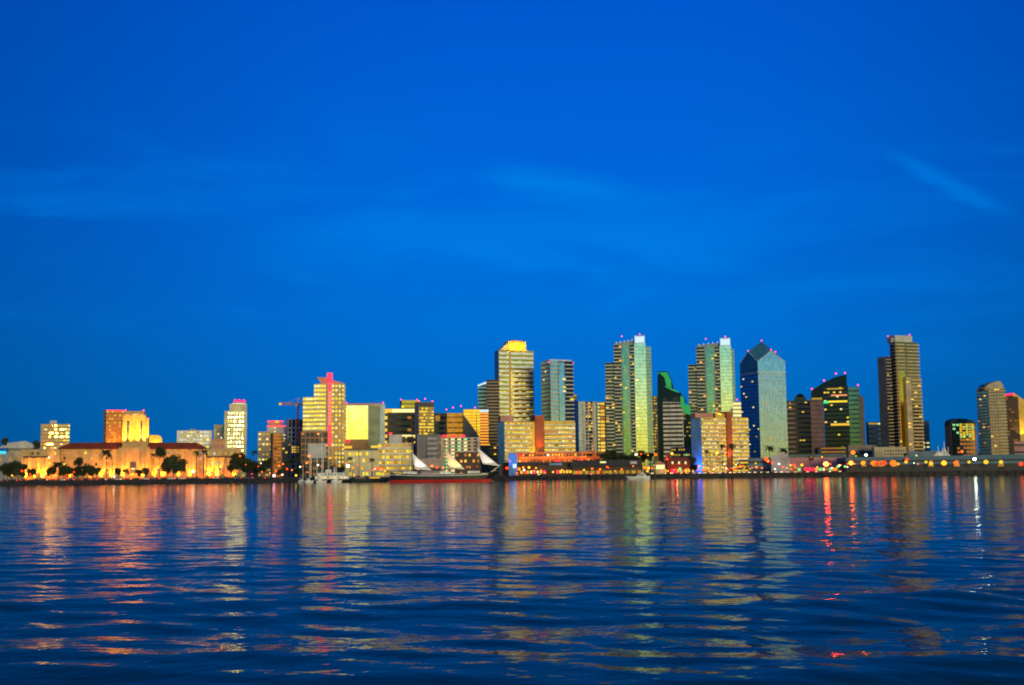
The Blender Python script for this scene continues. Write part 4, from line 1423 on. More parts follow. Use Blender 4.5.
def flush():
    gr = {}
    for o, px, d, c_, g_ in PEND:
        lm = next(t for a, b_, t in LM if a <= px < b_)
        gr.setdefault((d, lm), []).append((px, o, c_, g_))
    for (d, lm), L in gr.items():
        L.sort(key=lambda q: q[0])
        assert len(L) <= 16, (d, lm, len(L))
        for i, (px, o, c_, g_) in enumerate(L):
            if len(L) == 1:
                lab = f'{d} {lm}'
            elif i == 0:
                lab = f'leftmost {d} {lm}'
            elif i == len(L) - 1:
                lab = f'rightmost {d} {lm}'
            else:
                lab = f'{ORD[i]} {d} from left {lm}'
            tag(o, ' '.join(lab.split()[:16]), c_, g_)


# ================================================================== street lamps
LC = {'orange': ((1, .12, .004), 7), 'amber': ((1, .34, .01), 6), 'white': ((1, .80, .55), 8), 'red': ((1, .04, .004), 9), 'green': ((.25, 1, .15), 2.5), 'yellow': ((1, .62, .02), 4.5),
      'pink': ((1, .4, .6), 9), 'cold white': ((.8, 1, .7), 14)}
polem = mat('pole', (.06, .06, .065), metal=.4)


rl = random.Random(21)


def lamp(px, py, D, c, r=.55, k=1.0):
    p = at(px, py, D)
    col, st = LC[c]
    if k < 2:
        k *= .45 if px > 855 else .65
    z = max(p.z, GZ + 2.2)
    r *= (1.25 if px < 855 else 1.45) * rl.uniform(.75, 1.2)
    e = empty('street_lamp', (p.x, D, GZ))
    tubes('pole', [((0, 0, 0), (0, 0, z - GZ), .12, .08), ((0, 0, 0), (0, 0, .6), .25, .18)], polem, e)
    m = emis('lamp_%s_%d' % (c, int(k * 10)), col, st * k)
    link('lamp_globe', sphere_mesh(m), e, (0, 0, z - GZ), (r, r, r * .9))
    later(e, px, f'{c} globe street lamp', 'street lamp', 'street lamps along the waterfront')
    return e


for a in ((12, 475.5, 912, 'amber', .6, 1), (30, 474, 915, 'red', .5, .4), (49, 457.5, 1040, 'white', .6, .6), (22, 471, 950, 'red', .8, .5), (82, 470, 960, 'amber', .6, .6), (57, 473, 950, 'red', .5, .4), (74, 472, 950, 'red', .5, .5),
          (114, 476.5, 912, 'white', .6, .8), (147, 467, 1000, 'amber', .5, .7), (193, 471.5, 930, 'white', 1.1, 1), (183, 472.5, 935, 'red', .6, .6), (188, 475, 915, 'amber', .6, .8), (200, 459, 990, 'orange', .6, .7), (222, 473, 930, 'amber', .5, .6), (234, 472, 940, 'orange', .8, .8), (240, 456, 960, 'orange', .7, .7),
          (274, 477, 908, 'pink', .95, 1.2), (296, 476, 912, 'yellow', .8, 1), (279, 466, 960, 'orange', .5, 1), (283, 464, 970, 'orange', .5, .8), (287, 469, 950, 'red', .5, .8), (292, 470, 940, 'orange', .5, .8), (276, 471, 940, 'orange', .6, .8), (270, 473, 930, 'amber', .5, .6), (309, 456, 960, 'orange', .8, 1), (308, 462, 955, 'red', .6, .5), (330, 458, 950, 'amber', .5, .8),
          (318, 465, 930, 'white', .6, .8), (348, 466, 910, 'white', 1.3, 1), (353, 468, 930, 'orange', .5, .9), (354, 475, 905, 'amber', .5, 1), (377, 468, 925, 'red', .9, .7), (381, 469, 920, 'orange', .9, .9), (375, 469, 915, 'white', .4, .6), (385, 471, 915, 'amber', .7, .7),
          (432, 466, 930, 'orange', .8, 1), (437, 467.5, 930, 'red', .8, .7), (443, 467.5, 930, 'orange', .8, 1), (418, 469, 920, 'amber', .5, .8), (467, 467, 940, 'orange', .4, 1), (477, 466.5, 940, 'red', .5, .7), (493, 474.5, 890, 'white', .5, .8), (501, 465, 940, 'orange', .5, 1),
          (507, 468, 925, 'red', .8, .5), (512, 470, 920, 'amber', .8, 1), (519, 469, 920, 'orange', .8, 1), (524, 470, 920, 'white', .7, .6), (529, 467.5, 925, 'amber', .7, 1), (534, 471, 915, 'orange', .7, 1), (517, 473, 908, 'orange', .6, .7), (526, 473, 908, 'red', .5, .6), (548, 455, 960, 'white', .8, .7), (556, 454.5, 970, 'orange', .6, .8), (522, 458, 960, 'orange', .6, .8), (545, 473, 908, 'orange', .6, .9), (553, 472, 908, 'amber', .6, 1), (562, 470, 908, 'amber', .5, .8),
          (578, 473, 908, 'red', 1.0, .6), (584, 470, 910, 'amber', .5, .8), (598, 472.5, 908, 'red', .9, .6), (600, 461, 930, 'white', .5, .7), (607, 473, 908, 'yellow', .5, .5), (636, 454.5, 1000, 'white', .7, .8), (641, 454, 1000, 'red', .5, .7), (648, 455, 990, 'amber', .4, .8), (645, 467.5, 915, 'orange', .9, .9), (648.5, 468, 912, 'amber', .8, 1.0), (647.5, 471, 910, 'amber', .6, .8), (656, 454.5, 1000, 'orange', 1.0, .9), (672, 453.5, 1000, 'yellow', .9, .8), (667, 459, 930, 'red', .7, .7),
          (661, 472, 908, 'red', .5, .8), (668, 471, 908, 'amber', .5, 1), (674, 470, 908, 'orange', .5, 1), (680, 468.5, 910, 'green', .8, 1), (684, 471, 908, 'red', .5, .8), (688, 469, 910, 'orange', .5, .9),
          (717, 453, 950, 'amber', .9, 1.1), (719, 457, 955, 'orange', .4, .7), (740, 458, 960, 'orange', .6, .7), (743, 466, 930, 'orange', .6, .8), (766, 459, 950, 'red', 1.1, .7), (768, 461, 945, 'orange', .9, .9), (772, 463, 940, 'red', .8, .6), (779, 464, 935, 'white', .6, .6), (775, 469, 915, 'white', .5, .7), (783, 467, 920, 'red', .5, .8),
          (693, 471, 908, 'amber', 0.45, .7), (698, 469.5, 912, 'orange', 0.5, .7), (703, 470, 910, 'red', 0.5, .7), (708, 468.5, 915, 'amber', 0.5, .7), (713, 470, 908, 'yellow', 0.45, .7), (718, 469, 912, 'orange', 0.5, .7), (723, 468, 915, 'amber', 0.5, .7), (728, 469.5, 908, 'red', 0.55, .7), (733, 468.5, 912, 'orange', 0.55, .7), (738, 467, 915, 'red', 0.5, .7), (744, 468.5, 908, 'amber', 0.5, .7), (750, 469, 912, 'yellow', 0.45, .7), (756, 467, 915, 'amber', 0.5, .7), (762, 468, 908, 'orange', 0.5, .7), (787, 468, 908, 'amber', 0.45, .7), (791, 469, 908, 'orange', 0.4, .7), (600, 470, 915, 'orange', 0.45, .7), (615, 471, 910, 'amber', 0.4, .7), (622, 469, 915, 'orange', 0.45, .7), (536, 468, 915, 'amber', 0.6, .7), (541, 470, 910, 'red', 0.6, .7), (568, 471, 908, 'orange', 0.5, .7), (40, 476, 912, 'orange', 0.35, .7), (66, 475.5, 912, 'red', 0.35, .7), (100, 476, 912, 'amber', 0.3, .7), (134, 476, 912, 'orange', 0.3, .7), (215, 476, 912, 'orange', 0.35, .7), (252, 474, 912, 'red', 0.4, .7), (262, 472, 930, 'orange', 0.45, .7),
          (726.2, 468.4, 908, 'white', 0.43, 1.07), (735.6, 469.5, 908, 'red', 0.43, 0.65), (697.8, 467.4, 908, 'yellow', 0.35, 0.67), (831.9, 467.9, 915, 'white', 0.54, 0.58), (724.3, 464.1, 908, 'white', 0.28, 0.96), (847.6, 463.6, 915, 'red', 0.38, 0.62), (817.4, 467.0, 915, 'yellow', 0.34, 1.08), (640.0, 463.9, 930, 'amber', 0.58, 0.66), (621.5, 469.6, 908, 'orange', 0.5, 0.7), (613.6, 469.6, 930, 'yellow', 0.38, 0.79), (755.7, 463.4, 908, 'yellow', 0.39, 0.74), (699.7, 466.3, 930, 'orange', 0.55, 0.77), (756.8, 467.4, 915, 'orange', 0.52, 1.06), (841.1, 464.9, 922, 'orange', 0.36, 0.78), (714.3, 468.8, 922, 'white', 0.37, 0.76), (854.2, 463.9, 922, 'amber', 0.39, 1.05), (698.3, 465.6, 922, 'red', 0.34, 0.55), (555.6, 469.1, 930, 'amber', 0.51, 0.55), (718.2, 469.7, 908, 'amber', 0.52, 0.71), (592.1, 468.6, 915, 'orange', 0.59, 0.88), (790.6, 465.2, 915, 'amber', 0.59, 0.84), (549.8, 470.5, 930, 'orange', 0.33, 0.72), (523.2, 467.4, 915, 'amber', 0.58, 0.87), (562.9, 467.8, 930, 'yellow', 0.51, 0.79), (606.8, 466.8, 915, 'orange', 0.4, 1.09), (847.5, 466.9, 930, 'white', 0.39, 0.55), (600.0, 469.4, 922, 'orange', 0.53, 0.96), (752.1, 467.7, 922, 'red', 0.46, 0.9), (802.7, 464.6, 922, 'red', 0.49, 0.85), (506.2, 468.4, 922, 'red', 0.49, 0.78), (796.0, 467.3, 922, 'red', 0.37, 0.71), (839.5, 465.4, 915, 'white', 0.56, 0.77), (633.1, 466.1, 915, 'orange', 0.59, 0.62), (632.3, 469.8, 922, 'yellow', 0.31, 0.9), (652.0, 468.0, 930, 'red', 0.48, 0.96), (731.3, 468.2, 908, 'amber', 0.33, 0.76), (736.0, 464.7, 915, 'yellow', 0.51, 1.09), (854.7, 463.6, 915, 'orange', 0.38, 0.61), (571.6, 464.4, 930, 'red', 0.4, 0.87), (714.5, 464.9, 922, 'orange', 0.39, 1.07), (810.1, 468.8, 922, 'orange', 0.46, 0.68), (608.3, 467.5, 922, 'red', 0.54, 0.75), (794.7, 467.3, 922, 'amber', 0.33, 0.86), (705.0, 470.0, 915, 'orange', 0.31, 0.99), (740.2, 465.8, 922, 'orange', 0.57, 0.82), (619.2, 470.0, 930, 'amber', 0.42, 0.64), (282.3, 474.7, 922, 'white', 0.49, 0.8), (372.5, 470.1, 922, 'red', 0.39, 0.8), (300.2, 466.8, 922, 'white', 0.48, 0.8), (260.8, 463.3, 940, 'white', 0.33, 0.8), (245.8, 464.6, 922, 'orange', 0.39, 0.8), (321.2, 465.9, 922, 'orange', 0.33, 0.8), (278.8, 464.9, 922, 'red', 0.39, 0.8), (383.9, 469.2, 940, 'orange', 0.28, 0.8), (258.3, 466.4, 940, 'red', 0.41, 0.8), (346.0, 463.3, 922, 'red', 0.43, 0.8), (357.8, 464.6, 908, 'red', 0.4, 0.8), (339.4, 464.3, 940, 'amber', 0.28, 0.8), (352.9, 468.1, 940, 'white', 0.47, 0.8), (362.0, 468.7, 940, 'amber', 0.48, 0.8), (307.4, 472.1, 922, 'orange', 0.43, 0.8), (302.8, 466.4, 922, 'red', 0.31, 0.8),
          (794, 465, 935, 'red', .6, .8), (802, 465, 935, 'yellow', 1.0, .7), (811, 457.5, 960, 'amber', .5, .9), (822, 457, 960, 'amber', .5, .9), (826, 464, 905, 'red', 1.2, 12), (830, 464, 935, 'orange', .7, .8), (838, 466.5, 925, 'green', .9, .7), (845, 466.5, 925, 'green', .8, .9), (851, 463, 905, 'orange', 1.1, 4), (853, 452.5, 1000, 'orange', 1.2, .8), (856, 456, 970, 'green', .5, .9), (866, 455, 970, 'cold white', .8, .5),
          (863, 463, 920, 'amber', 1.2, .6), (873, 463, 920, 'orange', 1.2, .7), (878, 463, 915, 'red', 1.3, .5), (884, 463, 915, 'red', 1.2, .5), (893, 463, 915, 'orange', 1.3, .8), (898, 464, 915, 'amber', .9, .6), (906, 462, 915, 'yellow', 1.0, .6), (907, 459.5, 930, 'red', .7, .6), (914, 463, 915, 'cold white', .4, .6), (918, 464, 915, 'orange', .5, .8), (931, 463.5, 915, 'amber', 1.2, .7), (926, 462, 920, 'yellow', .7, .5),
          (944, 463, 915, 'amber', 1.3, 1), (956, 463, 915, 'orange', 1.3, .6), (969, 462, 915, 'yellow', .8, .6), (974.5, 459, 905, 'cold white', .9, 3), (986, 462, 915, 'yellow', 1.2, .6), (1001, 462, 915, 'yellow', 1.1, .5), (962, 451.5, 1000, 'orange', .8, .8), (1021, 464, 915, 'red', 1.2, .5)):
    lamp(*a)

# ================================================================== cars
carcols = [mat('car_white', (.7, .7, .7), .3), mat('car_black', (.02, .02, .022), .3), mat('car_silver', (.4, .41, .43), .3, .5), mat('car_red', (.4, .02, .02), .3), mat('car_blue', (.03, .07, .2), .3)]
cnames = ['white', 'black', 'silver', 'red', 'blue']
tyre = mat('tyre', (.02, .02, .02))
headE, tailE = emis('head_lamp', (1, .6, .2), 9), emis('tail_lamp', (1, .03, .01), 12)


def car_proto(ci):
    e = empty('parked_car', (0, 0, GZ))
    pr = [(-2.2, .35), (-2.2, .85), (-1.3, .95), (-.7, 1.45), (.9, 1.45), (1.6, .98), (2.2, .9), (2.25, .35)]
    n = len(pr)
    V = [(x, -.88, z) for x, z in pr] + [(x, .88, z) for x, z in pr]
    F = [tuple(range(n)), tuple(range(2 * n - 1, n - 1, -1))] + [(i, i + n, (i + 1) % n + n, (i + 1) % n) for i in range(n)]
    pymesh('body', V, F, carcols[ci], e)
    V, F = boxes_mesh([(.1, 0, 1.18, 1.9, 1.8, .38)])
    pymesh('window', V, F, g_dark, e)
    for x in (-1.35, 1.4):
        for y in (-.85, .85):
            tubes('wheel', [((x, y - .1, .33), (x, y + .1, .33), .33, .33)], tyre, e, 10)
    for y in (-.6, .6):
        V, F = boxes_mesh([(-2.22, y, .7, .1, .4, .22)])
        pymesh('headlight', V, F, headE, e)
        V, F = boxes_mesh([(2.25, y, .75, .1, .35, .2)])
        pymesh('tail_light', V, F, tailE, e)
    return e


protos = [car_proto(i) for i in range(5)]
used = set()
rc = random.Random(9)
xs_c = [5, 14, 24, 36, 44, 53, 62, 71, 79, 86, 94, 103, 110, 118, 128, 137, 146, 156, 165, 172, 182, 196, 207, 216, 227, 238, 250, 262, 358, 366, 505, 516, 540, 570, 590, 652, 665, 672, 680, 688,
        694, 699, 704, 709, 714, 719, 724, 729, 734, 739, 744, 749, 754, 760, 767, 774, 781, 788, 796, 806, 815, 828, 840]
for i, x in enumerate(xs_c):
    ci = rc.randrange(5)
    D = 921 if i % 3 else 938
    o = protos[ci] if ci not in used else copy_tree(protos[ci])
    used.add(ci)
    p = at(x, hy(x) + 3, D)
    o.location = (p.x, D, GZ + (.135 if D < 926 else .01))
    turn = rc.choice([0, math.pi]) if x < 500 else rc.choice([1.25, -1.2, 1.5, 1.9])
    o.rotation_euler = (0, 0, turn + rc.uniform(-.1, .1))
    later(o, x, f'{cnames[ci]} car parked', 'car', 'cars parked along the waterfront road')
for i in range(5):
    if i not in used:
        for ch in list(protos[i].children):
            bpy.data.objects.remove(ch)
        bpy.data.objects.remove(protos[i])


# ================================================================== trees
def crown_mesh(seed, R, Hh, n=900, leaf=.5):
    r = random.Random(seed)
    V, F = [], []
    lobes = [(Vector((r.uniform(-.6, .6) * R, r.uniform(-.6, .6) * R, r.uniform(-.45, .5) * Hh)), r.uniform(.35, .6)) for _ in range(9)]
    for _ in range(n):
        c_, s_ = r.choice(lobes)
        d = Vector((r.gauss(0, 1), r.gauss(0, 1), r.gauss(0, 1))).normalized() * (r.random() ** .4) * s_
        p = c_ + Vector((d.x * R, d.y * R, d.z * Hh))
        a = Vector((r.gauss(0, 1), r.gauss(0, 1), r.gauss(0, 1))).normalized()
        b_ = a.orthogonal().normalized()
        k = len(V)
        L = leaf * r.uniform(.6, 1.3)
        V += [p + a * L, p + b_ * L * .6, p - a * L, p - b_ * L * .6]
        F.append((k, k + 1, k + 2, k + 3))
    me = bpy.data.meshes.new('crown')
    me.from_pydata([tuple(v) for v in V], [], F)
    me.materials.append(foliage)
    return me


crowns = [crown_mesh(s, 1.0, 1.0, 1500, .11) for s in range(5)]
rt = random.Random(4)


def tree(px, ytop, wpx, D):
    """broadleaf: crown top at ytop, wpx wide"""
    p = at(px, ytop, D)
    hh = p.z - GZ
    R = wpx / FPX * D / 2
    e = empty('broadleaf_tree', (p.x, D, GZ))
    ch = min(hh * .42, R * 1.1)
    segs = [((0, 0, 0), (rt.uniform(-.2, .2), 0, hh - ch * 1.5), .4, .25)]
    for k in range(4):
        a = k * 1.57 + rt.random()
        segs.append(((0, 0, hh - ch * 1.6), (math.cos(a) * R * .5, math.sin(a) * R * .5, hh - ch * .8), .18, .06))
    tubes('trunk', segs, bark, e)
    link('crown', rt.choice(crowns), e, (0, 0, hh - ch * .95), (R * .95, R * .95, ch), rt.random() * 6)
    later(e, px, 'dark leafy broadleaf tree', 'tree', 'trees along the waterfront')


def palm_crown(seed):
    r = random.Random(seed)
    V, F = [], []
    for i in range(26):
        a = i * 2.4 + r.random() * .3
        el = r.uniform(-.5, 1.1)
        L = r.uniform(2.2, 3.0)
        d = Vector((math.cos(a), math.sin(a), 0))
        side = Vector((-math.sin(a), math.cos(a), 0))
        prev = None
        for j in range(6):
            q = j / 5
            p = d * (L * q * math.cos(el * .6)) + Vector((0, 0, L * q * math.sin(el) - 1.9 * q * q))
            wd = .34 * math.sin(math.pi * (q * .85 + .1)) + .03
            cur = len(V)
            V += [p + side * wd - Vector((0, 0, wd * .5)), p, p - side * wd - Vector((0, 0, wd * .5))]
            if prev is not None:
                F += [(prev, cur, cur + 1, prev + 1), (prev + 1, cur + 1, cur + 2, prev + 2)]
            prev = cur
    me = bpy.data.meshes.new('fronds')
    me.from_pydata([tuple(v) for v in V], [], F)
    me.materials.append(foliage)
    return me


pcs = [palm_crown(s) for s in range(4)]


def palm(px, ytop, D, sc=1.3):
    p = at(px, ytop, D)
    hh = max(p.z - GZ - 1.5 * sc, 3)
    e = empty('palm_tree', (p.x, D, GZ))
    b_ = rt.uniform(-.4, .4)
    tubes('trunk', [((0, 0, 0), (b_ * .4, 0, hh * .5), .35, .26), ((b_ * .4, 0, hh * .5), (b_, 0, hh), .26, .2)], bark, e, 7)
    link('crown', rt.choice(pcs), e, (b_, 0, hh), (sc,) * 3, rt.random() * 6)
    later(e, px, 'dark fan-crowned palm tree', 'palm tree', 'palms along the waterfront')


for a in ((12, 460.5, 22, 960), (22, 463, 12, 965), (4, 463, 12, 962), (78, 457, 10, 1000), (88, 464, 18, 970), (97, 467, 8, 960), (118, 467.5, 9, 965), (147, 467, 9, 960), (174, 452.5, 24, 985), (168, 460, 14, 990),
          (160, 446, 14, 1045), (242, 452, 22, 965), (236, 459, 14, 960), (250, 458, 20, 970), (258, 461, 18, 975), (267, 457, 12, 990), (302, 463, 12, 960), (287, 458, 10, 975), (688, 456, 17, 960), (695, 463, 9, 950), (612, 449, 16, 1010), (622, 451, 16, 1015), (632, 452, 14, 1010), (644, 449, 14, 1010), (650, 452, 9, 1000), (606, 452, 12, 1010), (4, 437, 9, 1600), (38, 440, 10, 1600), (52, 465, 12, 960), (64, 468, 12, 958), (340, 466, 12, 950)):
    tree(*a)
for a in ((66, 463, 14, 958), (75, 465.5, 14, 958), (84, 464.5, 16, 962), (93, 466, 12, 958), (33, 468, 10, 955), (8, 466, 14, 950), (18, 467, 14, 952), (126, 468, 7, 958), (139, 469, 8, 958), (180, 463, 14, 980), (248, 462, 18, 960), (262, 464, 16, 962), (231, 464, 10, 962), (685, 461, 12, 950), (300, 467, 12, 950), (283, 467, 12, 955), (334, 464, 10, 955), (620, 455, 18, 1000), (635, 456, 16, 1000)):
    tree(*a)
for a in ((59, 459.5, 930, 2.2), (107, 447.5, 1000, 2.3), (78, 459, 980, 1.6), (197, 449.5, 975, 1.5), (204, 448.5, 980, 1.5), (154, 452, 985, 1.3), (722, 443, 940, 1.2), (731, 442, 945, 1.6), (769, 444, 1000, 1.9), (783, 446, 1000, 1.9), (707, 449, 950, 1.1),
          (255, 449, 990, 1.4), (296, 456, 960, 1.3), (657, 449, 990, 1.2), (590, 452, 960, 1.2), (811, 455, 960, 1.2), (857, 452, 1000, 1.2), (905, 452, 960, 1.1), (350, 456, 950, 1.2), (372, 457, 950, 1.2)):
    palm(*a)
# hedge of low shrubs before the hall
hb = mat('hedge', (.03, .045, .02), .9, noise=.3, nscale=.5)
for i, (x0, x1) in enumerate(((2, 58), (66, 118), (128, 200), (206, 262))):
    a, c_ = at(x0, hy(x0), 925).x, at(x1, hy(x1), 925).x
    n = int((c_ - a) / .8)
    V, F = [], []
    r = random.Random(i)
    for k in range(n * 14):
        p = Vector((r.uniform(a, c_), 927 + r.uniform(-1.2, 1.2), GZ + .14 + abs(r.gauss(0, .75))))
        u_ = Vector((r.gauss(0, 1), r.gauss(0, 1), r.gauss(0, 1))).normalized()
        w2 = u_.orthogonal().normalized()
        q = len(V)
        V += [p + u_ * .4, p + w2 * .25, p - u_ * .4, p - w2 * .25]
        F.append((q, q + 1, q + 2, q + 3))
    o = pymesh('hedge', V, F, hb)
    tag(o, ['dark clipped hedge at the far left shore', 'dark clipped hedge left of the hall door', 'dark clipped hedge right of the hall door', 'dark clipped hedge before the hall right wing'][i], 'hedge', 'hedges along the promenade')


# ================================================================== ships
def loft(name, secs, m, parent):
    """secs: list of rings (equal length) of points"""
    n = len(secs[0])
    V = [p for r_ in secs for p in r_]
    F = []
    for i in range(len(secs) - 1):
        for j in range(n - 1):
            a = i * n + j
            F.append((a, a + 1, a + n + 1, a + n))
    F.append(tuple(range(n)))
    F.append(tuple((len(secs) - 1) * n + j for j in range(n - 1, -1, -1)))
    return pymesh(name, V, F, m, parent, smooth_=False)


SD = 800
p0, p1 = at(390, 481, SD), at(491, 481, SD)
ship = empty('tall_ship', ((p0.x + p1.x) / 2, SD, 0))
tag(ship, 'long black tall ship with red waterline and three raised triangular sails', 'ship')
Ls = p1.x - p0.x


def hull_secs(L, B, zs, sheer=1.3, bow=6):
    S_ = []
    for i in range(17):
        q = i / 16
        x = -L / 2 + L * q
        wd = B * (1 - abs(2 * q - 1) ** 3.2) ** .6 + .15
        ring = []
        for z, ww in zs:
            sh = sheer * (2 * q - 1) ** 2 * (z / zs[-1][0]) if z > 0 else 0
            ring.append((x + (bow * (z / zs[-1][0]) * max(0, q - .75) / .25 if z > 0 else 0), -wd * ww, z + sh))
        ring += [(a_, -b_, c_) for a_, b_, c_ in reversed(ring)]
        S_.append(ring)
    return S_


loft('boot_stripe', hull_secs(Ls, 5.2, [(-.6, .8), (1.5, .98)], 0, 0), redp, ship)
loft('hull', hull_secs(Ls, 5.3, [(1.5, .97), (3.0, 1.0), (4.9, 1.0)], 1.5, 4), black, ship)
loft('rail', hull_secs(Ls, 5.42, [(3.9, 1.0), (4.25, 1.0)], 1.1, 3.2), whitep, ship)
V, F = boxes_mesh([(0, 0, 5.2, Ls * .9, 8, .3), (-Ls * .3, 0, 6.1, 9, 5, 1.8), (Ls * .05, 0, 6.0, 7, 4, 1.6), (Ls * .33, 0, 6.1, 8, 4.6, 1.8)])
pymesh('deckhouse', V, F, whitep, ship)
mastm = mat('mast', (.10, .08, .06))


def sl(px, py):
    p = at(px, py, SD)
    return Vector((p.x - ship.location.x, 0, p.z))


for i, (mx, yt, sc_) in enumerate(((412, 417, .8), (445, 411, 1), (477, 413, 1))):
    a, c_ = sl(mx, 470), sl(mx, yt)
    c_.x = a.x
    a.z = 4
    mo = tubes('mast', [(a, c_, .45, .16)], mastm, ship)
    for k in range(4):
        z = a.z + (c_.z - a.z) * (.36 + .17 * k)
        hw = (11 - 2.3 * k) * sc_
        # yards braced far round, nearly end-on
        tubes('yard', [((a.x - hw * .25, -hw, z), (a.x + hw * .25, hw, z), .16, .16)], mastm, mo)
    for s_ in (-1, 1):
        for f_ in (-3, 0, 3):
            tubes('shroud', [((a.x + f_, s_ * 5, 5), (a.x, 0, a.z + (c_.z - a.z) * .6), .09, .07)], mastm, mo, 4)
tubes('bowsprit', [((Ls * .5, 0, 6), sl(501, 464.5), .35, .15)], whitep, ship)
lit_sail = mat('lit_canvas', (.90, .80, .62), rough=.9)  # warm light on the middle sail, put into its canvas colour
for i, (q, mm_) in enumerate((([(412, 453), (415, 469), (432, 470.5)], canvas), ([(444.5, 448.5), (449, 468), (465, 469.5)], lit_sail), ([(476.5, 447), (483, 464), (499.5, 466)], canvas))):
    A_, B_, C_ = [sl(*t) for t in q]
    N = 7
    V, F = [], []
    for s_ in (0, .06):
        for r_ in range(N + 1):
            for c2 in range(r_ + 1):
                u_ = r_ / N
                v_ = c2 / r_ if r_ else 0
                p = A_.lerp(B_.lerp(C_, v_), u_)
                bl = 1.0 * math.sin(math.pi * u_) * math.sin(math.pi * v_)
                V.append((p.x, -bl - s_, p.z))
    half = len(V) // 2
    for r_ in range(N):
        k, k2 = r_ * (r_ + 1) // 2, (r_ + 1) * (r_ + 2) // 2
        for c2 in range(r_ + 1):
            F.append((k + c2, k2 + c2, k2 + c2 + 1))
            F.append((half + k + c2, half + k2 + c2 + 1, half + k2 + c2))
            if c2 < r_:
                F.append((k + c2, k2 + c2 + 1, k + c2 + 1))
                F.append((half + k + c2, half + k + c2 + 1, half + k2 + c2 + 1))
    o = pymesh('sail', V, F, mm_, ship, smooth_=True)
    o['label'] = ['grey-white stern sail', 'warm-lit middle sail', 'pinkish white bow sail'][i]
for lx_, ly_, le_, lc_ in ((456, 468, 5000, (1, .5, .15)), (421, 468, 2500, (1, .9, .8)), (488, 464, 2200, (1, .85, .75))):
    L_ = bpy.data.lights.new('sail_fill', 'SPOT')  # unseen spot added in front of the hull to brighten a sail
    L_.spot_size = math.radians(100)
    L_.energy = le_
    L_.color = lc_
    L_.shadow_soft_size = .3
    o = bpy.data.objects.new('sail_fill', L_)
    COL.objects.link(o)
    o.parent = ship
    q = sl(lx_, ly_)
    o.location = (q.x, -8, q.z)
    o.rotation_euler = (math.radians(90 + 52), 0, 0)


def boat(name, label, cat, x0, x1, ywl, D, hm, Hh, parts_fn, B=3.0, bow=2.0, group=None, flip=False):
    a, c_ = at(x0, ywl, D), at(x1, ywl, D)
    L = c_.x - a.x
    e = empty(name, ((a.x + c_.x) / 2, D, 0), math.pi if flip else 0)
    tag(e, label, cat, group)
    loft('hull', hull_secs(L, B, [(-.3, .6), (Hh * .4, .9), (Hh, 1.0)], .5, bow), hm, e)
    parts_fn(e, L)
    return e


def ferry_parts(e, L):
    V, F = boxes_mesh([(0, 0, 3.4, L * .86, 7, 2.2)])
    d = pymesh('lower_deck', V, F, whitep, e)
    V, F = boxes_mesh([(-L * .02, 0, 5.7, L * .7, 6, 2.2)])
    d2 = pymesh('upper_deck', V, F, whitep, e)
    V, F = boxes_mesh([(-L * .1, 0, 8.0, 4, 4, 2.2)])
    pymesh('wheelhouse', V, F, whitep, e)
    for k in range(9):
        x = -L * .38 + L * .76 * (k + .5) / 9
        V, F = boxes_mesh([(x, -3.52, 3.5, L * .05, .1, .9)])
        pymesh('window', V, F, E[['dimyellow', 'warm', 'pale'][k % 3]], d)
        if abs(x) < L * .3:
            V, F = boxes_mesh([(x, -3.02, 5.8, L * .04, .1, .8)])
            pymesh('window', V, F, g_dark, d2)
    tubes('funnel', [((L * .05, 0, 6.8), (L * .05, 0, 11), .9, .8)], lgrey, e, 12)


def mast_parts(h, boomL=5):
    def fn(e, L):
        V, F = boxes_mesh([(-L * .05, 0, 1.8, L * .4, 1.6, .8)])
        pymesh('cabin', V, F, whitep, e)
        tubes('mast', [((L * .05, 0, 1), (L * .05, 0, h), .22, .12), ((L * .05, 0, h * .65), (L * .05 + .01, -1.3, h * .65), .05, .05)], whitep, e)
        tubes('boom', [((L * .05, 0, 2.8), (-L * .4, 0, 2.9), .16, .14)], canvas, e)
    return fn


boat('harbour_ferry', 'white double-deck museum ferry with funnel moored below the neon tower', 'ferry', 313, 352, 482, 850, black, 1.9, ferry_parts, 4.2, 1.5)
for i, (x0, x1, D, h, l_) in enumerate(((298, 307, 860, 14, 'small white sloop left of the museum ferry'), (305, 313, 845, 18, 'white sloop touching the museum ferry bow'),
                                      (316, 326, 835, 35, 'white yacht with the tallest mast before the museum ferry'), (331, 341, 835, 22, 'white sloop before the ferry right half'))):
    boat('sailing_boat', l_, 'sailboat', x0, x1, 482, D, whitep, 1.3, mast_parts(h), 1.6, 1.0, 'moored sailing boats')


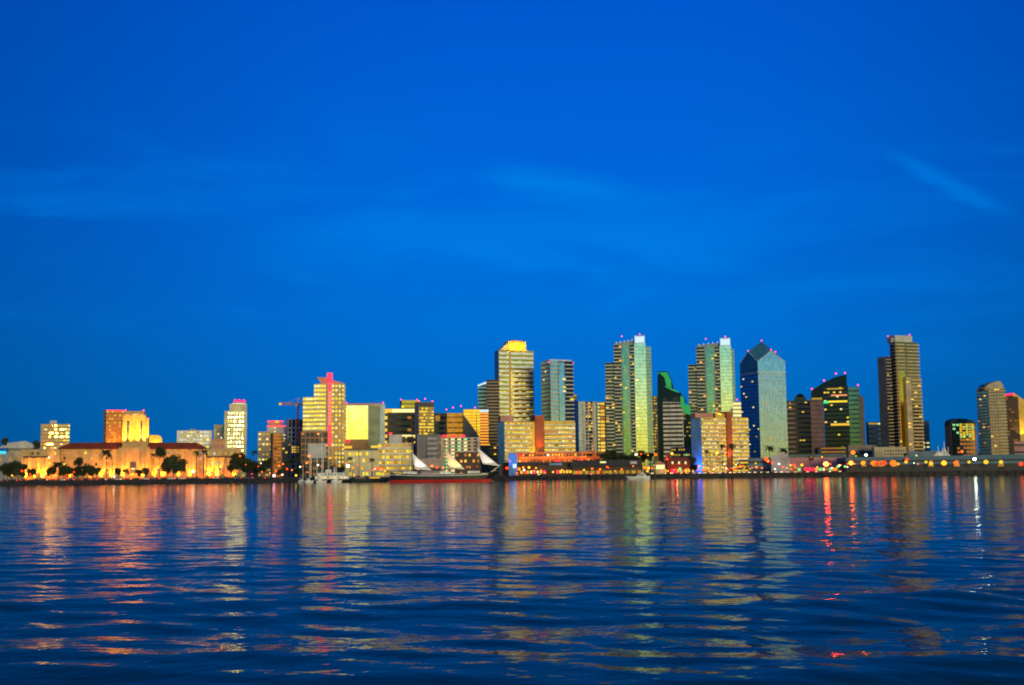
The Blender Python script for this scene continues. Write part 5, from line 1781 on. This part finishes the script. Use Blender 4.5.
def schooner(e, L):
    V, F = boxes_mesh([(L * .2, 0, 3.0, 9, 3.6, 1.6), (-L * .2, 0, 2.9, 7, 3.2, 1.4)])
    pymesh('deckhouse', V, F, brown, e)
    for x in (-L * .25, L * .1):
        tubes('mast', [((x, 0, 1), (x, 0, 24), .25, .12)], mastm, e)
    V, F = boxes_mesh([(L * .2, -1.85, 3.1, 7, .1, .7)])
    pymesh('window', V, F, E['gold'], e)
    tubes('bowsprit', [((L * .5, 0, 2.5), (L * .6, 0, 3.6), .2, .1)], mastm, e)


boat('schooner', 'dark low schooner moored left of the tall ship stern', 'ship', 350, 386, 482, 845, mat('hull_teal', (.015, .03, .035)), 2.3, schooner, 3.0, 2)


def yacht(e, L):
    V, F = [], []
    pr = [(-L * .15, 1.8), (-L * .02, 3.6), (L * .28, 3.6), (L * .34, 1.8)]
    n = 4
    V = [(x, -1.7, z) for x, z in pr] + [(x, 1.7, z) for x, z in pr]
    F = [tuple(range(n)), tuple(range(2 * n - 1, n - 1, -1))] + [(i, i + n, (i + 1) % n + n, (i + 1) % n) for i in range(n)]
    c_ = pymesh('cabin', V, F, whitep, e)
    V, F = boxes_mesh([(L * .1, -1.75, 2.8, L * .26, .12, .7)])
    pymesh('window', V, F, g_dark, c_)
    V, F = boxes_mesh([(L * .15, 0, 4.5, L * .2, 2.4, .25), (L * .15, 0, 4.0, L * .04, 2.0, 1.0)])
    pymesh('flybridge', V, F, whitep, e)
    tubes('radar_mast', [((L * .16, 0, 4.5), (L * .2, 0, 6.4), .1, .06)], whitep, e)


y_ = boat('motor_yacht', 'white motor yacht on the water before the left twin tower', 'boat', 628, 650, 478.3, 850, whitep, 1.9, yacht, 2.4, 0.0)
# bow to the left: mirror its hull rake
for ch in y_.children:
    if ch.name.startswith('hull'):
        for v_ in ch.data.vertices:
            q = max(0, -v_.co.x / 7.8 - .2)
            if v_.co.z > 0:
                v_.co.x -= q * v_.co.z * .8
flush()
S.render.engine = 'CYCLES'
S.cycles.filter_width = 1.9
print('objects', len(bpy.data.objects))
